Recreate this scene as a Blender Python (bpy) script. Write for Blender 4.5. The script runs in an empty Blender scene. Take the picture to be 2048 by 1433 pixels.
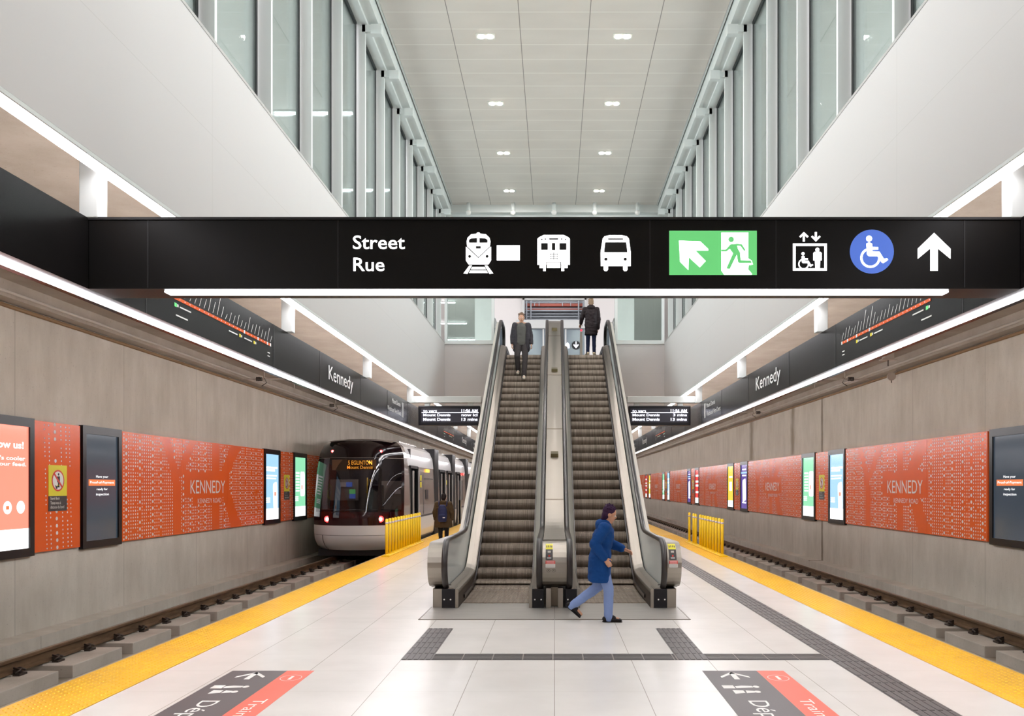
import bpy, bmesh, math, random
from mathutils import Vector, Matrix
random.seed(7)
SC = bpy.context.scene
COL = SC.collection
F = 1700.0
VX, VY, EYE = 1109.0, 973.0, 1.74
# ---------------------------------------------------------------- camera, world, exposure
cam = bpy.data.cameras.new('camera'); camo = bpy.data.objects.new('camera', cam); COL.objects.link(camo)
camo.location = (0, 0, EYE); camo.rotation_euler = (math.pi/2, 0, 0)
cam.sensor_width = 36.0; cam.lens = 36.0*F/2048
cam.shift_x = -(VX-1024)/2048; cam.shift_y = (VY-716.5)/2048
cam.clip_end = 300
SC.camera = camo
w = bpy.data.worlds.new('world'); SC.world = w; w.use_nodes = True
w.node_tree.nodes['Background'].inputs[0].default_value = (0.85, 0.9, 1, 1)
w.node_tree.nodes['Background'].inputs[1].default_value = 0.05
SC.view_settings.view_transform = 'Standard'; SC.view_settings.look = 'None'
SC.view_settings.exposure = 0.0; SC.view_settings.gamma = 1.0
SC.view_settings.use_curve_mapping = False
SC.cycles.max_bounces = 8; SC.cycles.diffuse_bounces = 5; SC.cycles.glossy_bounces = 4
SC.cycles.transparent_max_bounces = 10; SC.cycles.use_denoising = True
SC.cycles.sample_clamp_indirect = 6.0; SC.cycles.caustics_reflective = False; SC.cycles.caustics_refractive = False
BACKFILL = 36.0; DOWN = 40.0; CONC = 150.0; CONCFILL = 1650.0
STRIP = 14.0      # brightness of the linear lamps
def area_lamp(name, loc, sx, sy, power, rot=(0, 0, 0), color=(1, 0.97, 1.0), parent=None, spread=math.pi):
    l = bpy.data.lights.new(name, 'AREA'); l.shape = 'RECTANGLE'; l.size = sx; l.size_y = sy
    l.energy = power; l.color = color; l.spread = spread
    o = bpy.data.objects.new(name, l); COL.objects.link(o); o.location = loc; o.rotation_euler = rot
    if parent is not None:
        o.parent = parent; o.location = Vector(loc)-parent.location
    return o
# ---------------------------------------------------------------- materials
def lin(c):
    out = []
    for v in c[:3]:
        v = v/255.0
        out.append(v/12.92 if v <= 0.04045 else ((v+0.055)/1.055)**2.4)
    return tuple(out)+(1.0,)
def mat(name, c, rough=0.5, metal=0.0, spec=0.5, emit=0.0, ecol=None, coat=0.0, aniso=0.0):
    m = bpy.data.materials.new(name); m.use_nodes = True
    b = m.node_tree.nodes['Principled BSDF']
    b.inputs['Base Color'].default_value = lin(c)
    b.inputs['Roughness'].default_value = rough; b.inputs['Metallic'].default_value = metal
    b.inputs['Specular IOR Level'].default_value = spec
    b.inputs['Coat Weight'].default_value = coat; b.inputs['Coat Roughness'].default_value = 0.05
    if aniso: b.inputs['Anisotropic'].default_value = aniso
    if emit:
        b.inputs['Emission Color'].default_value = lin(ecol or c); b.inputs['Emission Strength'].default_value = emit
    return m
class NT:
    def __init__(s, m): s.t = m.node_tree; s.b = s.t.nodes['Principled BSDF']
    def n(s, typ, **kw):
        nd = s.t.nodes.new(typ)
        for k, v in kw.items():
            if k.startswith('i_'): nd.inputs[int(k[2:])].default_value = v
            else: setattr(nd, k, v)
        return nd
    def l(s, a, b): s.t.links.new(a, b)
    def math(s, op, a, b=None, c=None):
        nd = s.n('ShaderNodeMath', operation=op)
        for i, v in enumerate((a, b, c)):
            if v is None: continue
            if isinstance(v, (int, float)): nd.inputs[i].default_value = v
            else: s.l(v, nd.inputs[i])
        return nd.outputs[0]
    def mix(s, fac, a, b):
        nd = s.n('ShaderNodeMix', data_type='RGBA')
        for sock, v in ((nd.inputs[0], fac), (nd.inputs[6], a), (nd.inputs[7], b)):
            if isinstance(v, (int, float, tuple)): sock.default_value = v
            else: s.l(v, sock)
        return nd.outputs[2]
    def coord(s, scale=(1, 1, 1), loc=(0, 0, 0)):
        tc = s.n('ShaderNodeTexCoord'); mp = s.n('ShaderNodeMapping')
        mp.inputs['Scale'].default_value = scale; mp.inputs['Location'].default_value = loc
        s.l(tc.outputs['Object'], mp.inputs[0]); return mp.outputs[0]
    def noise(s, vec, scale, detail=4, rough=0.6):
        nd = s.n('ShaderNodeTexNoise'); nd.inputs['Scale'].default_value = scale
        nd.inputs['Detail'].default_value = detail; nd.inputs['Roughness'].default_value = rough
        s.l(vec, nd.inputs['Vector']); return nd.outputs['Fac']
    def ramp(s, fac, p0, p1, c0=(0, 0, 0, 1), c1=(1, 1, 1, 1)):
        nd = s.n('ShaderNodeValToRGB'); e = nd.color_ramp.elements
        e[0].position = p0; e[1].position = p1; e[0].color = c0; e[1].color = c1
        s.l(fac, nd.inputs[0]); return nd.outputs[0]
    def bump(s, h, strength=0.2, dist=0.01):
        nd = s.n('ShaderNodeBump'); nd.inputs['Strength'].default_value = strength; nd.inputs['Distance'].default_value = dist
        s.l(h, nd.inputs['Height']); s.l(nd.outputs[0], s.b.inputs['Normal'])
def concrete(name, c1, c2, joint=None, stain=None, streak=True, warm=None):
    m = mat(name, c1, 0.85, spec=0.25); t = NT(m)
    a = t.noise(t.coord(), 0.7, 6, 0.6)
    b = t.noise(t.coord((1.2, 1.7, 0.45) if streak else (1, 1, 1)), 2.0, 8, 0.62)
    f = t.math('ADD', t.math('MULTIPLY', a, 0.6), t.math('MULTIPLY', b, 0.6))
    col = t.mix(t.ramp(f, 0.42, 0.80), lin(c1), lin(c2))
    fine = t.noise(t.coord(), 28, 3, 0.7)
    col = t.mix(t.ramp(fine, 0.62, 0.8), col, lin([v*0.86 for v in c1]))
    sep = t.n('ShaderNodeSeparateXYZ'); tc = t.n('ShaderNodeTexCoord'); t.l(tc.outputs['Object'], sep.inputs[0])
    if joint:      # thin formwork joints every joint metres along Y
        d = t.math('ABSOLUTE', t.math('SUBTRACT', t.math('FRACT', t.math('MULTIPLY', t.math('ADD', sep.outputs[1], -joint[1]+joint[0]/2), 1/joint[0])), 0.5))
        wob = t.math('MULTIPLY', t.noise(t.coord(), 6), 0.004)
        jf = t.math('LESS_THAN', d, t.math('ADD', wob, joint[2]/joint[0]))
        col = t.mix(t.math('MULTIPLY', jf, 0.32), col, lin([v*0.72 for v in c1]))
    for (y0, wd, z0, z1, cc) in (stain or []):
        dd = t.math('ABSOLUTE', t.math('SUBTRACT', sep.outputs[1], y0))
        zright = t.math('GREATER_THAN', sep.outputs[0], 0.0)
        nz = t.math('MULTIPLY', t.noise(t.coord((1, 1, 0.6)), 2.5), wd*1.2)
        mk = t.ramp(t.math('SUBTRACT', t.math('ADD', nz, wd*0.3), dd), 0.0, wd*0.7)
        zz = t.math('MULTIPLY', t.math('GREATER_THAN', sep.outputs[2], z0), t.math('LESS_THAN', sep.outputs[2], z1))
        col = t.mix(t.math('MULTIPLY', t.math('MULTIPLY', mk, zright), t.math('MULTIPLY', zz, 0.75)), col, lin(cc))
    t.l(col, t.b.inputs['Base Color']); t.bump(t.math('ADD', a, t.math('MULTIPLY', fine, 0.3)), 0.25, 0.02)
    return m
M = {}
M['wall'] = mat('smooth_white_wall_panel', (200, 196, 194), 0.55, spec=0.3)
t = NT(M['wall']); sep = t.n('ShaderNodeSeparateXYZ'); tc = t.n('ShaderNodeTexCoord'); t.l(tc.outputs['Object'], sep.inputs[0])
d1 = t.math('ABSOLUTE', t.math('SUBTRACT', t.math('FRACT', t.math('MULTIPLY', sep.outputs[1], 1/3.16)), 0.5))
d2 = t.math('ABSOLUTE', t.math('SUBTRACT', sep.outputs[2], 5.0))
jf = t.math('MAXIMUM', t.math('LESS_THAN', d1, 0.0011), t.math('LESS_THAN', d2, 0.003))
t.l(t.mix(t.math('MULTIPLY', jf, 0.4), lin((200, 196, 194)), lin((170, 166, 160))), t.b.inputs['Base Color'])
M['white'] = mat('white_paint', (228, 226, 222), 0.5, spec=0.3)
M['whitemetal'] = mat('white_powder_coat', (212, 215, 212), 0.4, spec=0.4)
M['sill'] = mat('grey_sill_trim', (168, 166, 162), 0.5)
M['concrete'] = concrete('board_marked_concrete', (180, 172, 161), (206, 199, 189), joint=(3.05, 15.1, 0.008),
    stain=[(24.3, 0.13, -0.4, 4.3, (92, 78, 58)), (12.2, 0.05, 2.9, 4.2, (118, 106, 92)), (27.3, 0.35, 2.75, 4.3, (126, 112, 92)), (33.0, 0.5, 2.75, 4.3, (122, 108, 90))])
M['slab'] = concrete('taupe_concrete_slab', (146, 135, 124), (168, 157, 146), streak=False)
t = NT(M['slab'])
M['plinth'] = concrete('pale_plinth_concrete', (164, 156, 145), (188, 180, 170), streak=False)
M['bed'] = concrete('dusty_trackbed_concrete', (120, 110, 98), (146, 136, 122), streak=False)
M['kerb'] = concrete('platform_edge_concrete', (140, 132, 122), (158, 150, 140), streak=False)
# platform tiles
m = mat('large_white_floor_tile', (222, 219, 214), 0.24, spec=0.5); M['tile'] = m; t = NT(m)
sep = t.n('ShaderNodeSeparateXYZ'); tc = t.n('ShaderNodeTexCoord'); t.l(tc.outputs['Object'], sep.inputs[0])
gx = t.math('ABSOLUTE', t.math('SUBTRACT', t.math('FRACT', t.math('ADD', t.math('MULTIPLY', sep.outputs[0], 1/0.768), 0.5)), 0.5))
gy = t.math('ABSOLUTE', t.math('SUBTRACT', t.math('FRACT', t.math('ADD', t.math('MULTIPLY', sep.outputs[1], 1/0.798), 0.5-8.0/0.798)), 0.5))
lx = t.math('LESS_THAN', gx, 0.0040); ly = t.math('LESS_THAN', gy, 0.0034)
col = t.mix(t.ramp(t.noise(t.coord(), 1.3, 3), 0.35, 0.7), lin((219, 216, 211)), lin((227, 224, 219)))
col = t.mix(t.math('MULTIPLY', ly, 0.30), col, lin((150, 138, 126)))
col = t.mix(t.math('MULTIPLY', lx, 0.70), col, lin((128, 116, 104)))
t.l(col, t.b.inputs['Base Color'])
# lay in ceiling
m = mat('perforated_metal_ceiling', (205, 200, 194), 0.45, spec=0.3); M['ceil'] = m; t = NT(m)
sep = t.n('ShaderNodeSeparateXYZ'); tc = t.n('ShaderNodeTexCoord'); t.l(tc.outputs['Object'], sep.inputs[0])
gx = t.math('ABSOLUTE', t.math('SUBTRACT', t.math('FRACT', t.math('MULTIPLY', sep.outputs[0], 1/1.2145)), 0.5))
gy = t.math('ABSOLUTE', t.math('SUBTRACT', t.math('FRACT', t.math('ADD', t.math('MULTIPLY', sep.outputs[1], 1/0.534), 0.5-14.46/0.534)), 0.5))
col = t.mix(t.ramp(t.noise(t.coord((0.8, 1.9, 1)), 0.9, 2), 0.35, 0.65), lin((218, 211, 204)), lin((224, 217, 210)))
col = t.mix(t.math('MULTIPLY', t.math('LESS_THAN', gy, 0.022), 0.75), col, lin((244, 240, 234)))
col = t.mix(t.math('MULTIPLY', t.math('LESS_THAN', gx, 0.006), 0.8), col, lin((110, 104, 98)))
t.l(col, t.b.inputs['Base Color'])
M['black'] = mat('satin_black_panel', (17, 15, 14), 0.38, spec=0.22)
M['bandblack'] = mat('glossy_charcoal_fascia', (24, 22, 22), 0.26, spec=0.16)
M['frameblack'] = mat('black_screen_frame', (16, 14, 20), 0.3, spec=0.35)
M['gasket'] = mat('black_glazing_gasket', (24, 26, 26), 0.6)
M['strip'] = mat('lit_linear_diffuser', (255, 255, 255), 0.6, emit=STRIP, ecol=(252, 250, 255))
M['fillback'] = mat('added_track_fill_glow', (255, 255, 255), 0.6, emit=BACKFILL, ecol=(255, 250, 250))  # glow of the strips added behind the fascias
M['strip2'] = mat('lit_linear_diffuser_soft', (255, 255, 255), 0.6, emit=STRIP*0.5, ecol=(250, 250, 255))
M['bulb'] = mat('lit_downlight_lens', (255, 255, 255), 0.6, emit=40, ecol=(255, 240, 215))
M['steel'] = mat('brushed_stainless', (160, 153, 144), 0.36, metal=1.0, aniso=0.5)
M['steeldark'] = mat('dark_brushed_steel', (120, 110, 98), 0.35, metal=1.0)
M['rubber'] = mat('black_handrail_rubber', (38, 30, 28), 0.3, spec=0.6)
M['paneglass'] = mat('pale_balustrade_panel', (240, 244, 240), 0.15, spec=0.6)
M['skirt'] = mat('dark_brush_skirt', (62, 50, 42), 0.45, metal=0.6)
m = mat('ribbed_escalator_step', (112, 101, 90), 0.5, metal=0.35); M['step'] = m; t = NT(m)
wv = t.n('ShaderNodeTexWave', wave_type='BANDS', bands_direction='X'); wv.inputs['Scale'].default_value = 16
t.l(t.coord(), wv.inputs['Vector']); t.bump(wv.outputs['Fac'], 0.6, 0.006)
t.l(t.mix(t.ramp(t.noise(t.coord((9, 0.3, 0.3)), 3, 3), 0.35, 0.7), lin((120, 107, 95)), lin((160, 146, 132))), t.b.inputs['Base Color'])
m = mat('ribbed_floor_plate', (176, 172, 166), 0.4, metal=0.55); M['plate'] = m; t = NT(m)
t.l(t.mix(t.ramp(t.noise(t.coord((0.6, 14, 1)), 3, 3), 0.35, 0.7), lin((164, 160, 154)), lin((188, 184, 178))), t.b.inputs['Base Color'])
M['yellow'] = mat('yellow_tactile_paint', (240, 186, 44), 0.33, spec=0.5)
t = NT(M['yellow']); t.l(t.mix(t.ramp(t.noise(t.coord(), 1.6, 5), 0.4, 0.75), lin((241, 188, 44)), lin((228, 174, 52))), t.b.inputs['Base Color'])
M['postyellow'] = mat('yellow_delineator_plastic', (248, 208, 24), 0.4)
M['dome'] = M['yellow']
M['tactile'] = mat('charcoal_tactile_tile', (94, 89, 89), 0.5)
M['seam'] = mat('tile_seam', (140, 132, 126), 0.6)
M['stickerdark'] = mat('charcoal_floor_vinyl', (92, 86, 88), 0.45)
M['stickerred'] = mat('coral_floor_vinyl', (226, 104, 84), 0.45)
M['vinylwhite'] = mat('white_vinyl_print', (232, 230, 226), 0.5)
M['rail'] = mat('brown_rail_steel', (104, 80, 58), 0.55, metal=0.4)
t = NT(M['rail']); t.l(t.mix(t.ramp(t.noise(t.coord((1, 0.5, 3)), 5, 5), 0.3, 0.75), lin((82, 62, 44)), lin((128, 100, 74))), t.b.inputs['Base Color'])
M['railtop'] = mat('worn_rail_head', (150, 130, 106), 0.3, metal=0.8)
M['clip'] = mat('rusty_clip_iron', (66, 56, 50), 0.5, metal=0.5)
M['orange'] = mat('orange_enamel_panel', (226, 92, 28), 0.26, spec=0.3)
M['dot'] = mat('silver_grey_dot', (226, 216, 208), 0.4)
M['pipe'] = mat('brown_conduit', (128, 98, 66), 0.5)
M['conduit'] = mat('grey_conduit', (176, 166, 156), 0.5)
def screen(name, c, e=1.0): return mat(name, (10, 10, 10), 0.15, emit=e, ecol=c, spec=0.5)
M['sw'] = screen('screen_white_glow', (255, 255, 255), 1.9)
M['swt'] = screen('screen_text_white', (255, 255, 255), 1.4)
M['sred'] = screen('screen_coral', (255, 138, 116), 1.5)
M['sorange'] = screen('screen_orange', (240, 132, 78), 1.1)
M['sblue'] = screen('screen_sky_blue', (158, 202, 238), 1.3)
M['sgreen'] = screen('screen_mint', (136, 212, 168), 1.3)
M['spurple'] = screen('screen_violet', (92, 72, 160), 1.0)
M['syellow'] = screen('screen_yellow', (250, 214, 74), 1.15)
M['sredvivid'] = screen('screen_red', (236, 62, 58), 1.1)
M['sdark'] = mat('dark_slate_screen', (40, 46, 54), 0.12, spec=0.6, emit=0.20, ecol=(112, 130, 148))
M['icon'] = mat('backlit_white_pictogram', (255, 255, 255), 0.5, emit=2.4, ecol=(255, 255, 255))
M['icongreen'] = mat('backlit_green_panel', (60, 170, 90), 0.5, emit=0.9, ecol=(108, 196, 118))
M['iconblue'] = mat('backlit_blue_disc', (50, 90, 180), 0.5, emit=0.85, ecol=(82, 112, 198))
M['iconblack'] = mat('pictogram_black', (24, 24, 26), 0.5)
M['led'] = mat('led_text_white', (255, 255, 255), 0.5, emit=1.8, ecol=(232, 234, 255))
M['ledamber'] = mat('led_text_amber', (255, 180, 60), 0.5, emit=2.2, ecol=(255, 176, 62))
M['red'] = mat('red_print', (214, 58, 46), 0.45)
M['signyellow'] = mat('yellow_sign_vinyl', (226, 214, 44), 0.45)
M['darklabel'] = mat('dark_label_vinyl', (58, 52, 52), 0.45)
M['skin'] = mat('skin', (196, 146, 118), 0.55)
M['brownhair'] = mat('brown_hair', (96, 68, 48), 0.6)
def glass(name, tint, gl=0.08, rough=0.02):
    m = bpy.data.materials.new(name); m.use_nodes = True; nt = m.node_tree; nt.nodes.remove(nt.nodes['Principled BSDF'])
    tr = nt.nodes.new('ShaderNodeBsdfTransparent'); tr.inputs[0].default_value = tint
    g = nt.nodes.new('ShaderNodeBsdfGlossy'); g.inputs['Roughness'].default_value = rough
    fr = nt.nodes.new('ShaderNodeFresnel'); fr.inputs[0].default_value = 1.45
    ad = nt.nodes.new('ShaderNodeMath'); ad.operation = 'MULTIPLY_ADD'; ad.inputs[1].default_value = 0.8; ad.inputs[2].default_value = gl
    ad.use_clamp = True
    nt.links.new(fr.outputs[0], ad.inputs[0])
    mx = nt.nodes.new('ShaderNodeMixShader'); nt.links.new(ad.outputs[0], mx.inputs[0])
    nt.links.new(tr.outputs[0], mx.inputs[1]); nt.links.new(g.outputs[0], mx.inputs[2])
    nt.links.new(mx.outputs[0], nt.nodes['Material Output'].inputs[0]); return m
M['glass'] = glass('pale_green_window_glass', (0.84, 0.935, 0.905, 1), 0.03)
M['clearglass'] = glass('clear_guard_glass', (0.86, 0.94, 0.92, 1), 0.06)
M['cabglass'] = glass('smoked_cab_glass', (0.30, 0.27, 0.28, 1), 0.02)
# ---------------------------------------------------------------- mesh builder
class MB:
    def __init__(s): s.v = []; s.f = []; s.m = []; s.sm = []
    def add(s, vs, fs, mi=0, smooth=False):
        b = len(s.v); s.v += [tuple(p) for p in vs]
        for f in fs: s.f.append(tuple(i+b for i in f)); s.m.append(mi); s.sm.append(smooth)
        return s
    def box(s, x0, x1, y0, y1, z0, z1, mi=0):
        x0, x1 = min(x0, x1), max(x0, x1); y0, y1 = min(y0, y1), max(y0, y1); z0, z1 = min(z0, z1), max(z0, z1)
        vs = [(x, y, z) for z in (z0, z1) for y in (y0, y1) for x in (x0, x1)]
        return s.add(vs, [(0, 2, 3, 1), (4, 5, 7, 6), (0, 1, 5, 4), (2, 6, 7, 3), (0, 4, 6, 2), (1, 3, 7, 5)], mi)
    def bbox(s, x0, x1, y0, y1, z0, z1, b=0.01, mi=0):   # chamfered box
        bm = bmesh.new(); bmesh.ops.create_cube(bm, size=1)
        for v in bm.verts: v.co = ((x0+x1)/2+v.co.x*abs(x1-x0), (y0+y1)/2+v.co.y*abs(y1-y0), (z0+z1)/2+v.co.z*abs(z1-z0))
        bmesh.ops.bevel(bm, geom=bm.edges[:], offset=b, segments=2, affect='EDGES', profile=0.6)
        s.frombm(bm, mi); return s
    def frombm(s, bm, mi=0, smooth=False, T=None):
        bm.verts.index_update()
        s.add([(T @ v.co) if T else v.co[:] for v in bm.verts], [[v.index for v in f.verts] for f in bm.faces], mi, smooth); bm.free(); return s
    def prism(s, pts, fn, mi=0):      # pts 2d; fn(u,v,side)->xyz, two sides 0/1
        n = len(pts)
        vs = [fn(u, v, 0) for u, v in pts]+[fn(u, v, 1) for u, v in pts]
        fs = [tuple(range(n)), tuple(range(2*n-1, n-1, -1))]+[(i, i+n, (i+1) % n+n, (i+1) % n) for i in range(n)]
        return s.add(vs, fs, mi)
    def xprism(s, prof, x0, x1, mi=0):
        return s.prism(prof, lambda y, z, k: (x1 if k else x0, y, z), mi)
    def yprism(s, prof, y0, y1, mi=0):
        return s.prism(prof, lambda x, z, k: (x, y1 if k else y0, z), mi)
    def strip(s, lo, hi, x0, x1, mi=0, smooth=False):   # solid between two YZ polylines of the same length, from x0 to x1
        n = len(lo); vs = []
        for a, b in zip(lo, hi): vs += [(x0, a[0], a[1]), (x0, b[0], b[1]), (x1, b[0], b[1]), (x1, a[0], a[1])]
        fs = []
        for i in range(n-1):
            p, q = 4*i, 4*i+4
            for k in range(4): fs.append((p+k, p+(k+1) % 4, q+(k+1) % 4, q+k))
        fs += [(0, 3, 2, 1), (4*n-4, 4*n-3, 4*n-2, 4*n-1)]
        return s.add(vs, fs, mi, smooth)
    def cyl(s, c, r, h, axis='z', seg=16, mi=0, r2=None, smooth=True):
        r2 = r if r2 is None else r2; vs = []
        for k, (hh, rr) in enumerate(((0, r), (h, r2))):
            for i in range(seg):
                a = 2*math.pi*i/seg; u, v = rr*math.cos(a), rr*math.sin(a)
                p = {'z': (u, v, hh), 'y': (u, hh, v), 'x': (hh, u, v)}[axis]
                vs.append((c[0]+p[0], c[1]+p[1], c[2]+p[2]))
        fs = [(i, (i+1) % seg, (i+1) % seg+seg, i+seg) for i in range(seg)]
        s.add(vs, fs, mi, smooth)
        b = len(s.v)-2*seg
        s.f.append(tuple(b+i for i in range(seg))); s.m.append(mi); s.sm.append(False)
        s.f.append(tuple(b+seg+i for i in range(seg))); s.m.append(mi); s.sm.append(False)
        return s
    def tube(s, pts, r, seg=8, mi=0):
        pts = [Vector(p) for p in pts]; n = len(pts); vs = []; rr = r if isinstance(r, (list, tuple)) else [r]*n
        up0 = Vector((0, 0, 1))
        for i, p in enumerate(pts):
            d = (pts[min(i+1, n-1)]-pts[max(i-1, 0)]).normalized()
            u = d.cross(up0)
            if u.length < 1e-3: u = d.cross(Vector((1, 0, 0)))
            u.normalize(); v = d.cross(u)
            for k in range(seg):
                a = 2*math.pi*k/seg; vs.append(p+u*rr[i]*math.cos(a)+v*rr[i]*math.sin(a))
        fs = [(i*seg+k, i*seg+(k+1) % seg, (i+1)*seg+(k+1) % seg, (i+1)*seg+k) for i in range(n-1) for k in range(seg)]
        fs += [tuple(range(seg)), tuple((n-1)*seg+k for k in range(seg))]
        return s.add(vs, fs, mi, True)
    def ball(s, c, r, mi=0, seg=16, rings=10, T=None):
        rx, ry, rz = r if isinstance(r, (list, tuple)) else (r, r, r); vs = []
        for i in range(rings+1):
            th = math.pi*i/rings
            for k in range(seg):
                a = 2*math.pi*k/seg
                p = Vector((rx*math.sin(th)*math.cos(a), ry*math.sin(th)*math.sin(a), rz*math.cos(th)))
                if T: p = T @ p
                vs.append((c[0]+p.x, c[1]+p.y, c[2]+p.z))
        fs = [(i*seg+k, (i+1)*seg+k, (i+1)*seg+(k+1) % seg, i*seg+(k+1) % seg) for i in range(rings) for k in range(seg)]
        return s.add(vs, fs, mi, True)
    def poly(s, pts3, mi=0): return s.add(pts3, [tuple(range(len(pts3)))], mi)
    def build(s, name, mats, parent=None, **kw):
        off = parent_world(parent)
        me = bpy.data.meshes.new(name)
        me.from_pydata([(p[0]-off[0], p[1]-off[1], p[2]-off[2]) for p in s.v], [], s.f)
        for mm in (mats if isinstance(mats, (list, tuple)) else [mats]): me.materials.append(M[mm] if isinstance(mm, str) else mm)
        me.polygons.foreach_set('material_index', s.m); me.polygons.foreach_set('use_smooth', s.sm); me.update()
        bm = bmesh.new(); bm.from_mesh(me); bmesh.ops.recalc_face_normals(bm, faces=bm.faces[:]) if kw.pop('fix', True) else None; bm.to_mesh(me); bm.free()
        o = bpy.data.objects.new(name, me); COL.objects.link(o)
        if parent is not None: o.parent = parent
        tag(o, **kw); return o
def parent_world(p):
    v = Vector((0, 0, 0))
    while p is not None: v += p.location; p = p.parent
    return v
def tag(o, label=None, cat=None, group=None, kind=None):
    if label: o['label'] = label
    if cat: o['category'] = cat
    if group: o['group'] = group
    if kind: o['kind'] = kind
    return o
def thing(name, loc, label, cat, group=None, kind=None):
    o = bpy.data.objects.new(name, None); COL.objects.link(o); o.location = loc; o.empty_display_size = 0.1
    return tag(o, label, cat, group, kind)
def struct(name, mb, mats, parent=None):
    o = mb.build(name, mats, parent)
    if parent is None: o['kind'] = 'structure'
    return o
def kids(o): return [c for c in bpy.data.objects if c.parent == o]
def dup(root, loc, label=None, group=None):
    def cp(o, par):
        c = o.copy(); COL.objects.link(c)
        if par is not None: c.parent = par
        for ch in KIDS.get(o.name, ()): cp(ch, c)
        return c
    KIDS.clear()
    for x in bpy.data.objects:
        if x.parent: KIDS.setdefault(x.parent.name, []).append(x)
    r = cp(root, None); r.location = loc
    if label: r['label'] = label
    if group: r['group'] = group
    return r
KIDS = {}
BENCH = bpy.data.scenes.new('bench')     # an empty scene in which text and remeshed bodies are evaluated
def evaluated(o):
    BENCH.collection.objects.link(o); vl = BENCH.view_layers[0]; vl.update(); dg = vl.depsgraph; dg.update()
    return bpy.data.meshes.new_from_object(o.evaluated_get(dg))
def text_geo(s, bold=0.0, align='LEFT'):
    cu = bpy.data.curves.new('t', 'FONT'); cu.body = s; cu.size = 1; cu.offset = bold; cu.resolution_u = 3
    o = bpy.data.objects.new('t', cu); me = evaluated(o)
    vs = [v.co[:] for v in me.vertices]; fs = [tuple(p.vertices) for p in me.polygons]
    bpy.data.objects.remove(o); bpy.data.curves.remove(cu); bpy.data.meshes.remove(me)
    return vs, fs
_TG = {}
def fit_text(mb, s, fn, u0, v0, u1, v1, mi=0, bold=0.0):
    """text s stretched to the box (u0,v0)-(u1,v1); fn(u,v)->xyz"""
    if (s, bold) not in _TG: _TG[(s, bold)] = text_geo(s, bold)
    vs, fs = _TG[(s, bold)]
    xs = [p[0] for p in vs]; ys = [p[1] for p in vs]; a, b, c, d = min(xs), max(xs), min(ys), max(ys)
    mb.add([fn(u0+(p[0]-a)/(b-a)*(u1-u0), v0+(p[1]-c)/(d-c)*(v1-v0)) for p in vs], fs, mi)
def disc2(cx, cy, r, n=24, r2=None): return [(cx+r*math.cos(2*math.pi*i/n), cy+(r2 or r)*math.sin(2*math.pi*i/n)) for i in range(n)]
def rect2(x0, y0, x1, y1): return [(x0, y0), (x1, y0), (x1, y1), (x0, y1)]
def PX(px, Y): return (px-VX)/F*Y
def PZ(py, Y): return EYE-(py-VY)/F*Y
# ================================================================ THE SETTING
XE, XI = 4.32, 3.67          # platform edge, inner edge of the yellow strip
XWALL = 7.65; ZBED = -0.66; ZCEIL = 4.53; XV = 3.18; ZVB, ZSILL = 4.04, 5.90
Y0, Y1 = -4.0, 84.0; YB = 24.6; ZUP = 9.81; ZLAND = 5.55
struct('floor', MB().box(-XI, XI, Y0, Y1, -0.20, 0.0), 'tile')
for s, side in ((-1, 'left'), (1, 'right')):
    struct('floor_edge_'+side, MB().box(s*(XI+0.001), s*(XE+0.05), Y0, Y1, -0.20, -0.006).box(s*(XI+0.1), s*(XE-0.1), Y0, Y1, -0.66, -0.2), 'kerb')
    struct('floor_trackbed_'+side, MB().box(s*(XE-0.1), s*(XWALL), Y0, Y1, -0.86, ZBED), 'bed')
    struct('wall_'+side, MB().box(s*XWALL, s*(XWALL+0.3), Y0, Y1, -0.86, ZCEIL+0.2), 'concrete')
    struct('trim_ledge_'+side, MB().box(s*7.28, s*(XWALL+0.01), Y0, Y1, ZBED, -0.385), 'concrete')
    struct('trim_haunch_'+side, MB().box(s*7.40, s*(XWALL+0.01), Y0, Y1, 4.30, ZCEIL+0.05), 'slab')
    struct('ceiling_'+side, MB().box(s*(XV+0.14), s*(XWALL+0.3), Y0, Y1, ZCEIL, ZCEIL+0.6), 'slab')
    # white bulkhead wall of the tall void, above the platform
    struct('wall_void_'+side, MB().box(s*XV, s*(XV+0.14), Y0, YB, ZVB, ZSILL).box(s*XV, s*(XV+0.14), YB, Y1, ZVB, ZLAND-0.3), 'wall')
    struct('trim_sill_'+side, MB().box(s*(XV-0.004), s*(XV+0.30), Y0, YB, ZSILL-0.02, ZSILL+0.012), 'sill')
    # conduits under the haunch
    o = MB().tube([(s*7.62, Y0, 4.255), (s*7.62, Y1, 4.255)], 0.03).build('wall_conduit', 'pipe')
    tag(o, 'brown conduit running along the top of the %s concrete track wall' % side, 'conduit')
    o = MB().tube([(s*7.36, Y0, 4.36), (s*7.36, Y1, 4.36)], 0.022).build('ceiling_conduit', 'conduit')
    tag(o, 'grey conduit on the %s ceiling haunch above the track wall' % side, 'conduit')
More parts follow.
